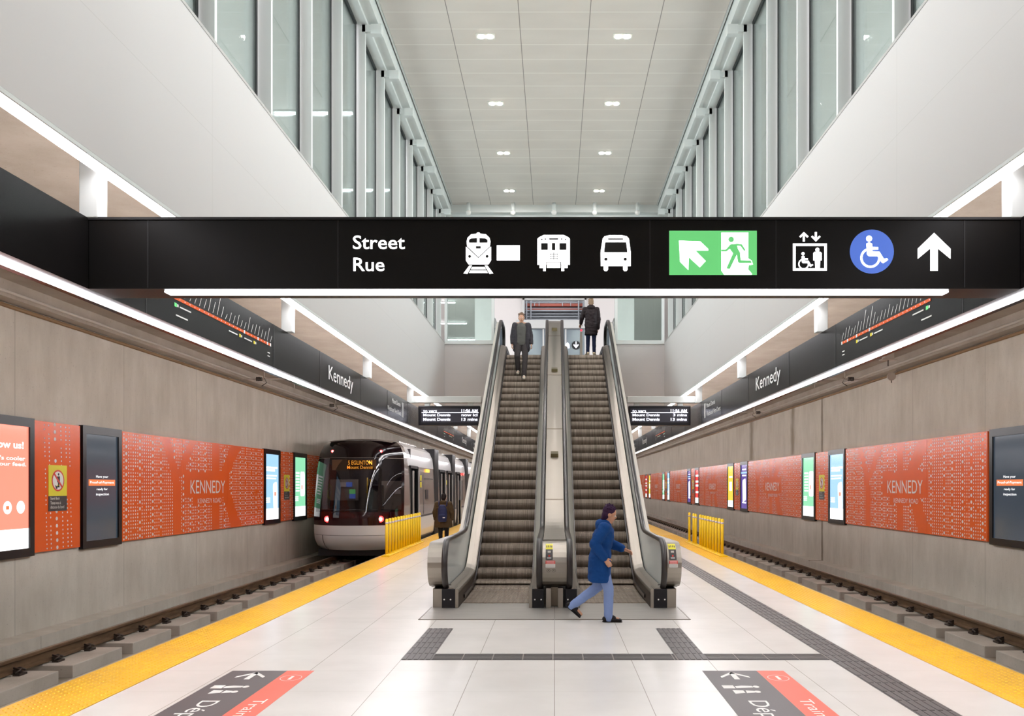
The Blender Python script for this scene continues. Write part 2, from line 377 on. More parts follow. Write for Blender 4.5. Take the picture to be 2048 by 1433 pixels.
# upper volume
struct('ceiling', MB().box(-2.92, 2.92, Y0, YB, ZUP, ZUP+0.1), 'ceil')
struct('ceiling_concourse', MB().box(-9, 9, YB, 52, ZUP+0.02, ZUP+0.12).box(-9, -3.3, Y0, YB, ZUP+0.02, ZUP+0.12).box(3.3, 9, Y0, YB, ZUP+0.02, ZUP+0.12), 'white')
struct('floor_concourse', MB().box(-9, 9, YB+1.3, 52, ZLAND-0.4, ZLAND-0.02).box(-9, -1.77, YB+0.2, YB+1.3, ZLAND-0.4, ZLAND-0.02).box(1.77, 9, YB+0.2, YB+1.3, ZLAND-0.4, ZLAND-0.02)
       .box(-9, -XV-0.14, Y0, YB, ZLAND-0.4, ZLAND-0.02).box(XV+0.14, 9, Y0, YB, ZLAND-0.4, ZLAND-0.02), 'tile')
struct('wall_concourse', MB().box(-9.1, -9, Y0, 52, ZLAND-0.4, ZUP+0.1).box(9, 9.1, Y0, 52, ZLAND-0.4, ZUP+0.1).box(-9, 9, 52, 52.1, ZLAND-0.4, ZUP+0.1).box(-9.1, 9.1, Y0-0.1, Y0, ZLAND-0.4, ZUP+0.1), 'white')
struct('wall_front', MB().box(-8, 8, Y0-0.2, Y0, -0.86, ZLAND-0.3), 'wall')
struct('wall_end', MB().box(-8, 8, Y1, Y1+0.2, -0.86, ZLAND-0.3), 'slab')
for s, side in ((-1, 'left'), (1, 'right')):
    mb = MB()
    mb.box(s*2.925, s*2.955, Y0, YB, ZUP-0.02, ZUP+0.10)
    mb.box(s*2.975, s*3.14, Y0, YB, ZUP-0.26, ZUP+0.14)
    mb.box(s*3.14, s*3.40, Y0, YB, ZUP-0.32, ZUP+0.14)
    struct('trim_head_'+side, mb, 'whitemetal')
    struct('trim_gap_'+side, MB().box(s*2.955, s*2.975, Y0, YB, ZUP+0.02, ZUP+0.10), 'gasket')
# void side windows: bay by bay
XG = 3.33; ZH = ZUP-0.32
ym = [7.94+1.58*k for k in range(-4, 11)]
n = 0
for s, side in ((-1, 'left'), (1, 'right')):
    struct('wall_panel_'+side, MB().box(s*XV, s*(XV+0.14), Y0, ym[0], ZSILL, ZUP), 'wall')
    for i, y in enumerate(ym):
        n += 1; y2 = min(y+1.58, YB-0.03)
        mb = MB().box(s*(XG-0.155), s*(XG+0.05), y, y+0.055, ZSILL+0.012, ZH)                 # fin
        mb.box(s*(XG-0.012), s*(XG+0.012), y-0.075, y-0.02, ZSILL+0.012, ZH, 1)               # dark joint
        mb.box(s*(XG-0.03), s*(XG+0.03), y+0.055, y2-0.075, ZSILL+0.012, ZSILL+0.05)
        mb.box(s*(XG-0.03), s*(XG+0.03), y+0.055, y2-0.075, ZH-0.035, ZH, 1)
        mb.box(s*2.90, s*3.08, y-0.02, y+0.10, ZH-0.02-0.14, ZH-0.0)
        mb.box(s*3.08, s*(XG-0.1), y+0.0, y+0.08, ZH-0.12, ZH-0.0)
        wdw = struct('window_%d' % n, mb, ['whitemetal', 'gasket'])
        g = MB().box(s*(XG-0.008), s*(XG+0.008), y+0.055, y2-0.075, ZSILL+0.05, ZH-0.035).build('window_pane', 'glass', wdw)
# back wall
mb = MB().box(-XV-0.14, -1.80, YB, YB+0.2, 3.95, ZSILL-0.05).box(1.80, XV+0.14, YB, YB+0.2, 3.95, ZSILL-0.05)
struct('wall_back', mb, 'wall')
mb = MB()
for x in (-XV+0.04, -1.785, 1.785, XV-0.04): mb.box(x-0.04, x+0.04, YB-0.02, YB+0.12, ZSILL-0.05, ZUP)
for x in (-0.59, 0.59): mb.box(x-0.04, x+0.04, YB-0.02, YB+0.12, 7.62, ZUP)
for a, b in ((-XV, -1.785), (1.785, XV)): mb.box(a, b, YB-0.03, YB+0.12, ZSILL-0.05, ZSILL+0.06)
mb.box(-1.785, 1.785, YB-0.02, YB+0.12, 7.5, 7.62)
mb.box(-XV, XV, YB-0.25, YB+0.12, ZUP-0.22, ZUP+0.05); mb.box(-XV, XV, YB-0.05, YB+0.12, ZUP-0.36, ZUP-0.22)
wb = struct('window_%d' % (n+1), mb, 'whitemetal')
for a, b, z in ((-XV+0.08, -1.83, ZSILL+0.06), (1.83, XV-0.08, ZSILL+0.06), (-1.74, -0.63, 7.62), (-0.55, 0.55, 7.62), (0.63, 1.74, 7.62)):
    MB().box(a, b, YB+0.04, YB+0.055, z, ZUP-0.36).build('window_pane', 'glass', wb)
# concourse beyond the escalators: inner core wall with framed opening, door header, doors
struct('wall_core', MB().box(-3.0, -1.2, 32, 32.2, ZLAND, ZUP).box(1.2, 3.0, 32, 32.2, ZLAND, ZUP).box(-1.2, 1.2, 32, 32.2, 8.78, ZUP)
       .box(-3.0, -2.8, 32.2, 40, ZLAND, ZUP).box(2.8, 3.0, 32.2, 40, ZLAND, ZUP).box(-3, 3, 40, 40.2, ZLAND, ZUP), 'white')
M['coregrey'] = mat('plain_grey_lobby', (140, 146, 152), 0.5)  # even grey of the shutter bars and their backing
M['redsteel'] = mat('red_oxide_beam', (136, 66, 52), 0.5)
mb = MB(); Yc = 33.4
for z, h in ((9.03, .03), (8.96, .03), (8.62, .05), (8.5, .03), (8.38, .05), (8.28, .04)): mb.box(-1.15, 1.15, Yc, Yc+0.1, z, z+h)
for x in (-1.12, -0.95, 0.92, 1.1): mb.box(x, x+0.05, Yc-0.05, Yc+0.1, 8.1, 9.1)
mb.box(-1.15, 1.15, Yc+0.02, Yc+0.3, 8.82, 8.93, 1).box(-1.15, 1.15, Yc+0.02, Yc+0.3, 8.68, 8.73, 1)
for x in (-0.8, -0.62, 0.3, 0.62): mb.box(x, x+0.03, Yc-0.02, Yc+0.05, 8.82, 8.95)
mb.box(-1.2, 1.2, Yc+0.5, Yc+0.6, ZLAND, 9.5, 2)
o = mb.build('roller_shutter', ['coregrey', 'redsteel', 'coregrey'])
tag(o, 'grey shutter with red-brown bands in the opening beyond the escalator tops', 'shutter')
mb = MB().box(-1.2, -1.13, 31.9, 32.05, 7.96, 8.86).box(1.13, 1.2, 31.9, 32.05, 7.96, 8.86).box(-1.2, 1.2, 31.9, 32.05, 8.74, 8.86).box(-1.45, 1.45, 31.8, 32.05, 7.66, 7.97)
struct('trim_1', mb, 'whitemetal')
mb = MB().box(-1.2, 1.2, 32.0, 32.03, ZLAND, 7.66)
dr = struct('door_1', mb, mat('grey_lobby_door_glass', (120, 130, 140), 0.12, spec=0.7))
mb = MB()
for x in (-1.2, -0.42, 0.42, 1.16): mb.box(x-0.03, x+0.03, 31.97, 32.06, ZLAND, 7.66)
mb.build('door_frame', 'whitemetal', dr)
mb = MB(); Yd = 31.96
area_lamp('lobby_fill', (0, 32.75, 9.7), 2.4, 0.6, 45)  # added fill without a fixture, brightens the space behind the opening
ic = lambda u, v, k: (PX(u, Yd), Yd-0.01*k, PZ(v, Yd))
mb.prism([(1131, 697), (1131, 690), (1135, 685), (1139, 690), (1139, 697)], ic)
mb.prism(disc2(1152, 691, 8.6), ic, 1)
mb.prism([(1151, 684), (1153, 684), (1153, 692), (1156, 689), (1157.5, 690.5), (1152, 697), (1146.5, 690.5), (1148, 689), (1151, 692)], lambda u, v, k: (PX(u, Yd), Yd-0.012-0.01*k, PZ(v, Yd)))
mb.build('door_pictogram', ['led', 'iconblack'], dr)
# ================================================================ LAMPS
for s, side in ((-1, 'left'), (1, 'right')):
    t = thing('cove_light', (s*3.25, 10, ZVB), 'long bright light line under the lower edge of the %s white bulkhead wall' % side, 'light')
    MB().box(s*(XV+0.012), s*(XV+0.145), Y0, Y1, ZVB-0.02, ZVB-0.001).build('diffuser', 'strip', t)
    MB().box(s*XV, s*(XV+0.012), Y0, Y1, ZVB-0.03, ZVB-0.001).box(s*(XV+0.075), s*(XV+0.082), Y0, Y1, ZVB-0.024, ZVB-0.001).build('housing', 'whitemetal', t)
# downlights
def downlight(x, y):
    t = thing('downlight', (x, y, ZUP), 'twin recessed downlight glowing in the tiled metal ceiling of the tall void', 'downlight', 'twin downlights in the high ceiling')
    MB().box(x-0.17, x+0.17, y-0.10, y+0.10, ZUP-0.006, ZUP+0.001).build('trim_plate', 'whitemetal', t)
    for dx in (-0.078, 0.078):
        MB().cyl((x+dx, y, ZUP-0.016), 0.058, 0.01, seg=16).build('lamp_lens', 'bulb', t)
    area_lamp('downlight_lamp', (x, y, ZUP-0.03), 0.3, 0.16, DOWN, parent=t, color=(1, .95, .96))
    return t
for y in (4.56, 7.23, 9.9, 12.57, 15.24, 17.91, 20.57, 23.2):
    for x in (-1.235, 1.22): downlight(x, y)
# concourse linear lamps
def linlight(x0, x1, y, lab, grp=None):
    t = thing('linear_ceiling_light', ((x0+x1)/2, y, ZUP), lab, 'ceiling light', grp)
    MB().box(x0, x1, y-0.05, y+0.05, ZUP-0.05, ZUP-0.02).build('diffuser', 'strip', t)
    MB().box(x0-0.03, x1+0.03, y-0.06, y+0.06, ZUP-0.02, ZUP+0.02).build('housing', 'whitemetal', t)
    k = 1.0 if y < 25 else 0.45
    area_lamp('linear_lamp', ((x0+x1)/2, y, ZUP-0.08), x1-x0, 0.1, CONC*k, parent=t, color=(.98, .955, 1.05))
for y in (9.2, 13.8, 18.3, 23.05, 27.6, 32.2, 37.2, 42.0, 46.6):
    linlight(-6.0, -4.35, y, 'white linear lamp on the concourse ceiling behind the left clerestory glass', 'linear lamps in the left concourse')
for y in (9.2, 13.8, 18.3, 23.05, 27.6, 37.2, 46.6):  # right row is added fill, set beyond the sight line
    linlight(7.0, 8.6, y, 'added white linear fill lamp on the concourse ceiling, out of sight behind the right clerestory glass', 'added fill lamps in the right concourse')
# unseen fill lamps added along both outer walls to light concourse and void
for s in (-1, 1):
    area_lamp('concourse_fill', (s*8.95, 10.5, 7.6), 27, 3.4, CONCFILL, rot=(math.pi/2, 0, s*math.pi/2), color=(.99, .93, 1.06))
# spherical ceiling cameras on the back header
for px, nm in ((937, 'leftmost of the five on the end beam'), (1026, 'second from left of the five on the end beam'), (1108, 'middle of the five on the end beam'), (1189, 'fourth from left of the five on the end beam'), (1275, 'rightmost of the five on the end beam')):
    x = PX(px, 24.2); t = thing('spotlight', (x, 24.2, ZUP-0.22), 'small white round spotlight, '+nm, 'spotlight', 'white spotlights on the end beam')
    MB().cyl((x, 24.2, ZUP-0.24), 0.05, 0.24, seg=12).build('mount', 'whitemetal', t)
    MB().ball((x, 24.2, ZUP-0.28), 0.075).build('lamp_head', 'white', t)
# ================================================================ SIDE FASCIAS AND THE CROSS SIGN
XB0, XB1, ZB0, ZB1 = 3.42, 3.68, 3.19, 3.71
for s, side in ((-1, 'left'), (1, 'right')):
    t = thing('sign_fascia', (s*3.5, 10, ZB0), 'long black overhead sign fascia above the %s platform edge' % side, 'sign fascia')
    MB().box(s*XB0, s*XB1, Y0, 82, ZB0, ZB1).build('casing', 'bandblack', t)
    MB().box(s*(XB0+0.09), s*(XB0+0.17), Y0, 82, ZB0-0.012, ZB0-0.001).build('light_strip', 'strip', t)
    tl = MB().yprism([(s*(XB1+0.001), ZB0+0.05), (s*(XB1+0.07), ZB0+0.05), (s*(XB1+0.001), ZB0+0.12)], Y0, 82).build('added_fill_strip', 'fillback', t)  # added strip, hidden from view, brightens track wall and slab
    mb = MB()
    for y in [2.2, 4.66, 7.12, 10.35, 12.4, 15.0, 17.4, 19.8, 22.3, 24.8, 27.2, 29.8, 32.2, 34.6, 37, 39.4, 41.8]:
        mb.box(s*(XB0-0.002), s*(XB0+0.002), y-0.008, y+0.008, ZB0, ZB1)
    mb.build('panel_seam', 'iconblack', t)
    # writing on the face: u runs left to right as one reads it, v is height
    def face(y0, d=0.004):
        return (lambda u, v: (s*(XB0-d), y0+u, v)) if s < 0 else (lambda u, v: (s*(XB0-d), y0-u, v))
    for k, per in enumerate((0, 18.6, 37.2)):
        if k == 2: continue
        mb = MB(); st = (12.86 if s < 0 else 14.42)+per
        fit_text(mb, 'Kennedy', face(st), 0, 3.29, 1.56, 3.575, bold=0.006); mb.build('station_name', 'vinylwhite', t)
        mb = MB(); st = (17.35 if s < 0 else 19.6)+per*0.98; f = face(st)
        fit_text(mb, 'Mount Dennis', f, 0.55 if s < 0 else 0.5, 3.50, 1.5, 3.60)
        fit_text(mb, 'Westbound Vers Ouest', f, 0.05 if s < 0 else 0.5, 3.31, 1.55 if s < 0 else 2.1, 3.41)
        for q in range(3):
            for a in range(6):
                uu = (1.68+0.07*q) if s < 0 else (0.36-0.07*q); z0 = 3.29+a*0.055; b = 0.03*math.sin(math.pi*(a+.5)/6); b = b if s < 0 else -b
                mb.poly([f(uu+b, z0), f(uu+b+0.03, z0), f(uu+b+0.03, z0+0.055), f(uu+b, z0+0.055)])
        mb.build('direction_text', 'vinylwhite', t)
        # line diagram
        ys = 7.62+per if s < 0 else 10.12+per; L = 2.62 if s < 0 else 2.40; f = face(ys); f2 = face(ys, 0.006); mb = MB()
        q = lambda a, b, c, d, mi, ff=f: mb.poly([ff(a, b), ff(c, b), ff(c, d), ff(a, d)], mi)
        q(0.0, 3.425, L, 3.455, 1)
        N = 25; rng = random.Random(3)
        for i in range(N):
            u = 0.02+i*(L-0.04)/(N-1); hh = rng.choice((0.06, 0.08, 0.09, 0.10, 0.12, 0.16)) ; sl = 0.035+hh*0.25
            if i in (7, 9): hh, sl = 0.2, .09
            mb.poly([f(u-0.004, 3.475), f(u+0.004, 3.475), f(u+0.004+sl, 3.475+hh), f(u-0.004+sl, 3.475+hh)], 0)
            q(u-0.006, 3.435, u+0.006, 3.445, 0, f2)
        for i in ((16, 20, 23, 24) if s < 0 else (0, 2, 5, 9)):
            u = 0.02+i*(L-0.04)/(N-1); q(u-0.02, 3.422, u+0.02, 3.458, 0, f2)
        for u, c in (((0.05, 3), (1.62, 2), (2.06, 2)) if s < 0 else ((2.33, 3), (0.52, 2), (0.95, 2))):
            q(u-0.03, 3.36, u+0.02, 3.395, c); q(u+0.025, 3.365, u+0.055, 3.39, 0); sg = -1 if ((s < 0) == (c == 2)) else 1
            q(min(u+sg*0.08, u+sg*0.32), 3.367, max(u+sg*0.08, u+sg*0.32), 3.38, 0)
        for z in (3.33, 3.29):
            u = 2.5 if s < 0 else 0.03
            q(u, z, u+0.08, z+0.012, 0)
        q(0.05 if s < 0 else 2.2, 3.28, 0.3 if s < 0 else 2.42, 3.293, 0)
        mb.build('line_diagram', ['vinylwhite', 'orange', 'signyellow', 'icongreen'], t)
    for i, y in enumerate([6.3+4.6*k for k in range(13)]):
        mb = MB().bbox(s*3.345, s*3.48, y-0.08, y+0.06, ZB1, ZCEIL, 0.006); mb.box(s*3.34, s*3.5, y-0.1, y+0.08, ZCEIL-0.02, ZCEIL)
        o = mb.build('hanger_bracket', 'whitemetal')
        tag(o, 'white box hanger carrying the %s black sign fascia from the concrete slab' % side, 'bracket', 'white hangers of the %s fascia' % side)
# cross sign beam
YS, YS2 = 6.24, 6.56
t = thing('wayfinding_sign', (0, YS, ZB0), 'long black overhead wayfinding sign with lit pictograms spanning the platform', 'sign')
MB().box(-XB0+0.003, XB0-0.003, YS, YS2, ZB0, ZB1).build('casing', 'black', t)
mb = MB()
for px in (296, 676, 1300, 1552, 1929): mb.box(PX(px, YS)-0.004, PX(px, YS)+0.004, YS-0.002, YS+0.002, ZB0+0.01, ZB1-0.01)
mb.box(-XB0, XB0, YS-0.012, YS+0.01, ZB1-0.015, ZB1+0.004); mb.build('panel_seam', 'iconblack', t)
MB().box(-2.89, 2.92, 6.30, 6.40, ZB0-0.012, ZB0-0.001).build('light_strip', 'strip', t)
def S(u, v, d=0.004): return (PX(u, YS), YS-d, PZ(v, YS))
mb = MB()
fit_text(mb, 'Street', lambda u, v: S(u, v), 706, 499, 810, 471.5, bold=0.008); mb.build('sign_text', 'icon', t); mb = MB(); fit_text(mb, 'Rue', lambda u, v: S(u, v), 707, 543, 769, 516, bold=0.008)
mb.build('sign_text', 'icon', t)
def icon(name, base, mats, items):   # items: (material index, layer, polygon) in crop pixels
    ox, oy, sc = base; mb = MB()
    for mi, lay, pts in items: mb.prism([(ox+x/sc, oy+y/sc) for x, y in pts], lambda u, v, k, L=lay: S(u, v, 0.002+0.002*L+0.0015*k), mi)
    return mb.build(name, mats, t)
A = (900, 450, 5.389)
icon('train_pictogram', A, ['icon', 'iconblack'], [
 (0, 0, [(180, 182), (190, 140), (230, 102), (280, 98), (335, 98), (385, 102), (425, 140), (437, 182), (430, 232), (306, 348), (185, 232)]),
 (0, 0, [(172, 237), (180, 242), (306, 360), (432, 242), (443, 237), (443, 385), (415, 428), (200, 428), (172, 385)]),
 (0, 1, disc2(306, 105, 22)), (1, 1, [(205, 195), (205, 165), (225, 148), (292, 145), (292, 195)]), (1, 1, [(318, 195), (318, 145), (385, 148), (405, 165), (405, 195)]),
 (1, 1, rect2(280, 232, 332, 257)), (1, 1, disc2(212, 342, 16)), (1, 1, disc2(400, 342, 16)),
 (0, 0, [(210, 438), (238, 438), (187, 530), (145, 525)]), (0, 0, [(374, 438), (402, 438), (467, 525), (425, 530)]),
 (0, 0, [(240, 455), (374, 455), (388, 482), (226, 482)]), (0, 0, [(219, 494), (394, 494), (408, 520), (206, 520)])])
icon('white_rectangle', A, ['icon'], [(0, 0, rect2(505, 222, 753, 385))])
it = [(0, 0, [(942, 432), (942, 152), (960, 135), (1010, 110), (1225, 110), (1275, 135), (1292, 152), (1292, 432)]),
 (1, 1, disc2(990, 160, 8)), (1, 1, disc2(1028, 155, 8)), (1, 1, disc2(1203, 155, 8)), (1, 1, disc2(1243, 160, 8)), (1, 1, rect2(1068, 147, 1165, 162)),
 (1, 1, rect2(982, 200, 1055, 272)), (1, 1, rect2(1180, 200, 1255, 272)), (1, 1, rect2(1098, 197, 1135, 275)), (1, 1, rect2(1036, 404, 1198, 472)), (0, 2, rect2(1044, 411, 1190, 468)),
 (0, 0, rect2(965, 436, 1000, 468)), (0, 0, rect2(1004, 436, 1032, 500)), (0, 0, rect2(1200, 436, 1230, 500)), (0, 0, rect2(1234, 436, 1268, 468))]
for x in (1078, 1118, 1158): it.append((1, 1, rect2(x-3, 298, x+3, 378)))
for y in (318, 343, 366): it.append((1, 1, rect2(1078, y-2.5, 1158, y+2.5)))
icon('subway_pictogram', A, ['icon', 'iconblack'], it)
icon('bus_pictogram', A, ['icon', 'iconblack'], [(0, 0, [(1625, 447), (1622, 300), (1645, 150), (1665, 125), (1720, 112), (1850, 112), (1905, 125), (1928, 150), (1948, 300), (1948, 447)]),
 (1, 1, rect2(1703, 148, 1865, 162)), (1, 1, [(1672, 190), (1898, 190), (1912, 298), (1660, 298)]), (1, 1, disc2(1680, 372, 17)), (1, 1, disc2(1888, 372, 17)),
 (0, 0, [(1655, 447), (1703, 447), (1703, 485), (1690, 500), (1668, 500), (1655, 485)]), (0, 0, [(1865, 447), (1913, 447), (1913, 485), (1900, 500), (1878, 500), (1865, 485)])])
E = (1320, 450, 5.389)
icon('exit_pictogram', E, ['icongreen', 'icon'], [(0, 0, rect2(98, 65, 1043, 542)),
 (1, 1, [(203, 172), (432, 180), (518, 262), (518, 280), (380, 280), (492, 392), (428, 460), (308, 350), (305, 490), (215, 400)]),
 (1, 1, [(660, 86), (950, 86), (950, 365), (985, 385), (1001, 430), (953, 437), (950, 485), (990, 530), (985, 540), (690, 540), (660, 495)]),
 (0, 2, disc2(765, 160, 30)), (0, 2, [(757, 213), (830, 207), (880, 212), (920, 276), (905, 286), (865, 230), (830, 228), (837, 260), (860, 300), (868, 385), (975, 388), (988, 414), (850, 415), (838, 400), (825, 325), (750, 478), (712, 475), (785, 310), (750, 262), (715, 289), (660, 289), (660, 270), (708, 268)])])
def wheelchair(cx, cy, k):   # person at (cx,cy) head centre, scale k relative to the big one
    P = lambda pts: [(cx+(x-321)*k, cy+(y-183)*k) for x, y in pts]
    ring = []
    a0, a1 = math.radians(-115), math.radians(-368)
    for i in range(25):
        a = a0+(a1-a0)*i/24; ring.append((335+112*math.cos(a), 397+112*math.sin(a)))
    for i in range(25):
        a = a1+(a0-a1)*i/24; ring.append((335+88*math.cos(a), 397+88*math.sin(a)))
    return [P(disc2(321, 183, 33)), P([(290, 240), (321, 222), (354, 240), (358, 275), (422, 277), (422, 306), (357, 308), (357, 324), (437, 330), (485, 408), (520, 400), (533, 420), (480, 457), (462, 450), (415, 380), (320, 380), (298, 360)]), P(ring)]
it = [(0, 0, rect2(1432, 202, 1797, 228)), (0, 0, rect2(1432, 470, 1797, 495)), (0, 0, rect2(1432, 228, 1460, 470)), (0, 0, rect2(1770, 228, 1797, 470)),
 (0, 0, rect2(1538, 100, 1560, 182)), (0, 0, [(1500, 126), (1549, 78), (1600, 126), (1586, 140), (1549, 106), (1513, 140)]),
 (0, 0, rect2(1668, 78, 1690, 160)), (0, 0, [(1628, 130), (1642, 117), (1679, 152), (1716, 117), (1730, 130), (1679, 182)]),
 (0, 0, disc2(1695, 270, 22)), (0, 0, [(1650, 385), (1650, 305), (1665, 292), (1725, 292), (1742, 305), (1742, 385), (1725, 385), (1722, 468), (1700, 468), (1698, 400), (1695, 468), (1672, 468), (1668, 385)])]
icon('elevator_pictogram', E, ['icon'], it+[(0, 0, p) for p in wheelchair(1540, 312, 0.52)])
G = (1680, 445, 5.565)
icon('accessibility_pictogram', G, ['iconblue', 'icon'], [(0, 0, disc2(353, 327, 245, 48))]+[(1, 1, p) for p in wheelchair(321, 183, 1.0)])
icon('arrow_pictogram', G, ['icon'], [(0, 0, [(1045, 118), (1228, 295), (1228, 408), (1087, 292), (1087, 540), (1003, 540), (1003, 292), (863, 408), (863, 295)])])
# ================================================================ ARRIVAL DISPLAYS
YD = 20.6
def display(s, right_line):
    side = 'left' if s < 0 else 'right'
    X = lambda px: PX(px, YD); Z = lambda py: PZ(py, YD)
    a, b = (838, 961) if s < 0 else (1256, 1380)
    t = thing('arrival_display', (X((a+b)/2), YD, Z(853)), 'black arrival board beside the %s escalator handrail reading %s on its middle line' % (side, right_line), 'display')
    MB().bbox(X(a), X(b), YD-0.12, YD+0.12, Z(852.5), Z(813), 0.02).build('casing', 'frameblack', t)
    bx0, bx1 = (823, 963.5) if s < 0 else (1254, 1394)
    mb = MB().bbox(X(bx0), X(bx1), YD-0.1, YD+0.1, Z(806.5), Z(794), 0.01)
    mb.box(X(a+12), X(a+22), YD-0.05, YD+0.05, Z(813.5), Z(806)); mb.box(X(b-25), X(b-15), YD-0.05, YD+0.05, Z(813.5), Z(806))
    mb.build('support_arm', 'whitemetal', t)
    mb = MB(); f = lambda u, v: (X(u), YD-0.125, Z(v)); o = 0 if s < 0 else 16.5
    l0 = (847 if s < 0 else 1263); r0 = (957 if s < 0 else 1373)
    mb.poly([f(l0-2, 827.5), f(r0+1, 827.5), f(r0+1, 826), f(l0-2, 826)])
    fit_text(mb, 'to vers', f, l0+1, 826.8, l0+28, 821, bold=0.01); fit_text(mb, '11:56 AM', f, r0-33, 826, r0-1, 820, bold=0.02)
    fit_text(mb, 'Mount Dennis', f, l0+1, 834, l0+55, 828.7, bold=0.02); fit_text(mb, right_line, f, r0-(33 if s < 0 else 28), 834, r0-1, 828.7, bold=0.02)
    fit_text(mb, 'Mount Dennis', f, l0+1, 843, l0+55, 837, bold=0.02); fit_text(mb, '13 mins', f, r0-33, 843, r0-1, 837, bold=0.02)
    mb.build('led_text', 'led', t)
    MB().box(X(l0-3), X(r0+2), YD-0.122, YD-0.11, Z(846), Z(818.5)).build('screen', mat('dim_led_screen', (44, 42, 50), 0.3, emit=0.03, ecol=(120, 120, 150)), t)
display(-1, 'now ici'); display(1, '3 mins')
# ================================================================ FLOOR MARKINGS
for s, side in ((-1, 'left'), (1, 'right')):
    mb = MB().box(s*(XI+0.004), s*XE, Y0, 82, -0.006, 0.004)
    sp = 0.061; nx = 10
    y = 6.2
    while y < 30:
        for i in range(nx):
            cx = s*(XI+0.035+sp*i); r, h = 0.0135, 0.0055
            b = [(cx+r*math.cos(a), y+r*math.sin(a), 0.004) for a in [math.pi*k/3 for k in range(6)]]
            tpp = [(cx+r*0.55*math.cos(a), y+r*0.55*math.sin(a), 0.004+h) for a in [math.pi*k/3 for k in range(6)]]
            mb.add(b+tpp, [(k, (k+1) % 6, (k+1) % 6+6, k+6) for k in range(6)]+[tuple(range(6, 12))], 0)
        y += sp
    o = mb.build('tactile_strip', 'yellow', fix=False)
    tag(o, 'yellow studded tactile warning strip along the %s platform edge' % side, 'tactile strip')
def guide(mb, x0, x1, y0, y1, along):     # ribbed guidance tiles
    mb.box(x0, x1, y0, y1, 0.0005, 0.0025, 0)
    n = 5; 
    if along == 'y':
        wd = (x1-x0)/n; y = y0
        while y < y1-0.02:
            e = min(y+0.3048, y1)
            for i in range(n): mb.box(x0+wd*i+0.012, x0+wd*(i+1)-0.012, y+0.008, e-0.008, 0.0025, 0.0065, 0)
            y = e
    else:
        wd = (y1-y0)/n; x = x0
        while x < x1-0.02:
            e = min(x+0.3048, x1)
            for i in range(n): mb.box(x+0.008, e-0.008, y0+wd*i+0.012, y0+wd*(i+1)-0.012, 0.0025, 0.0065, 0)
            mb.box(e-0.004, e+0.004, y0, y1, 0.0025, 0.0032, 1)
            x = e
mb = MB(); guide(mb, -1.54, -1.235, 8.50, 10.38, 'y'); guide(mb, 1.235, 1.54, 8.50, 10.38, 'y'); guide(mb, -1.235, 1.235, 8.50, 8.805, 'x'); guide(mb, 1.54, 2.76, 8.50, 8.805, 'x')
tag(mb.build('tactile_guide_path', ['tactile', 'seam']), 'charcoal ribbed guide path bracketing the floor in front of the escalators', 'guide path')
mb = MB(); guide(mb, 2.762, 3.085, 2.0, 21.6, 'y')
tag(mb.build('tactile_guide_path', ['tactile', 'seam']), 'long straight charcoal ribbed guide path running beside the right yellow strip', 'guide path')
def sticker(xa, xb, xc, which):
    t = thing('floor_sticker', ((xa+xc)/2, 7, 0), 'charcoal and coral floor sticker with white arrow on the tiles at the bottom %s' % which, 'floor sticker')
    mb = MB().box(xa, xb, 4.6, 8.0, 0.0006, 0.002, 0).box(xb, xc, 4.6, 8.0, 0.0006, 0.002, 1); mb.build('vinyl', ['stickerdark', 'stickerred'], t)
    mb = MB(); z = 0.0026; wv = xb-xa; cx = xa+wv*0.50
    def pl(pts, ox=0, oy=0): mb.poly([(ox+x, oy+y, z) for x, y in pts])
    # arrow away from the camera
    pl([(-.025, -.36), (.025, -.36), (.025, -.12), (.0, -.06), (-.025, -.12)], cx, 8.0)
    pl([(0, -.06), (.13, -.24), (.13, -.30), (.0, -.13), (-.13, -.30), (-.13, -.24)], cx, 8.0+0.0)
    mb.build('arrow', 'vinylwhite', t); mb = MB()
    # pictogram: two figures and a doorway lying on their sides
    pl(disc2(0, 0, .028, 12, .04), cx+0.10, 7.36); pl([(-.08, -.05), (.07, -.03), (.07, .03), (-.02, .04), (-.08, .02)], cx+0.0, 7.36)
    pl([(-.19, -.06), (-.09, -.06), (-.09, .05), (-.19, .05)], cx, 7.36)
    pl(disc2(0, 0, .028, 12, .04), cx+0.07, 7.18); pl([(-.03, -.05), (.045, -.03), (.045, .03), (-.02, .05)], cx, 7.18); pl([(-.12, -.07), (-.03, -.04), (-.03, .05), (-.12, .06)], cx-.01, 7.18)
    mb.build('pictogram', 'vinylwhite', t); mb = MB()
    fit_text(mb, 'Déplac', lambda u, v: (cx-0.10+v, 6.88-u, z), 0, -0.03, 0.85, 0.17)
    mb.build('text', 'vinylwhite', t); mb = MB(); c2 = (xb+xc)/2
    fit_text(mb, 'Train d', lambda u, v: (c2-0.045+v, 6.93-u, z), 0, -0.002, 0.72, 0.10)
    mb.build('text', 'vinylwhite', t); mb = MB()
    for a, b in zip(range(24), range(1, 25)):
        p = [(c2+r*math.cos(2*math.pi*k/24), 7.70+r*math.sin(2*math.pi*k/24)*1.25, z) for r, k in ((.095, a), (.095, b), (.09, b), (.09, a))]; mb.poly(p)
    mb.poly([(c2-.014, 7.63, z), (c2+.014, 7.63, z), (c2+.014, 7.77, z), (c2-.014, 7.77, z)])
    mb.build('stop_symbol', 'vinylwhite', t)
sticker(-3.03, -2.515, -2.26, 'left'); sticker(1.39, 1.90, 2.155, 'right')
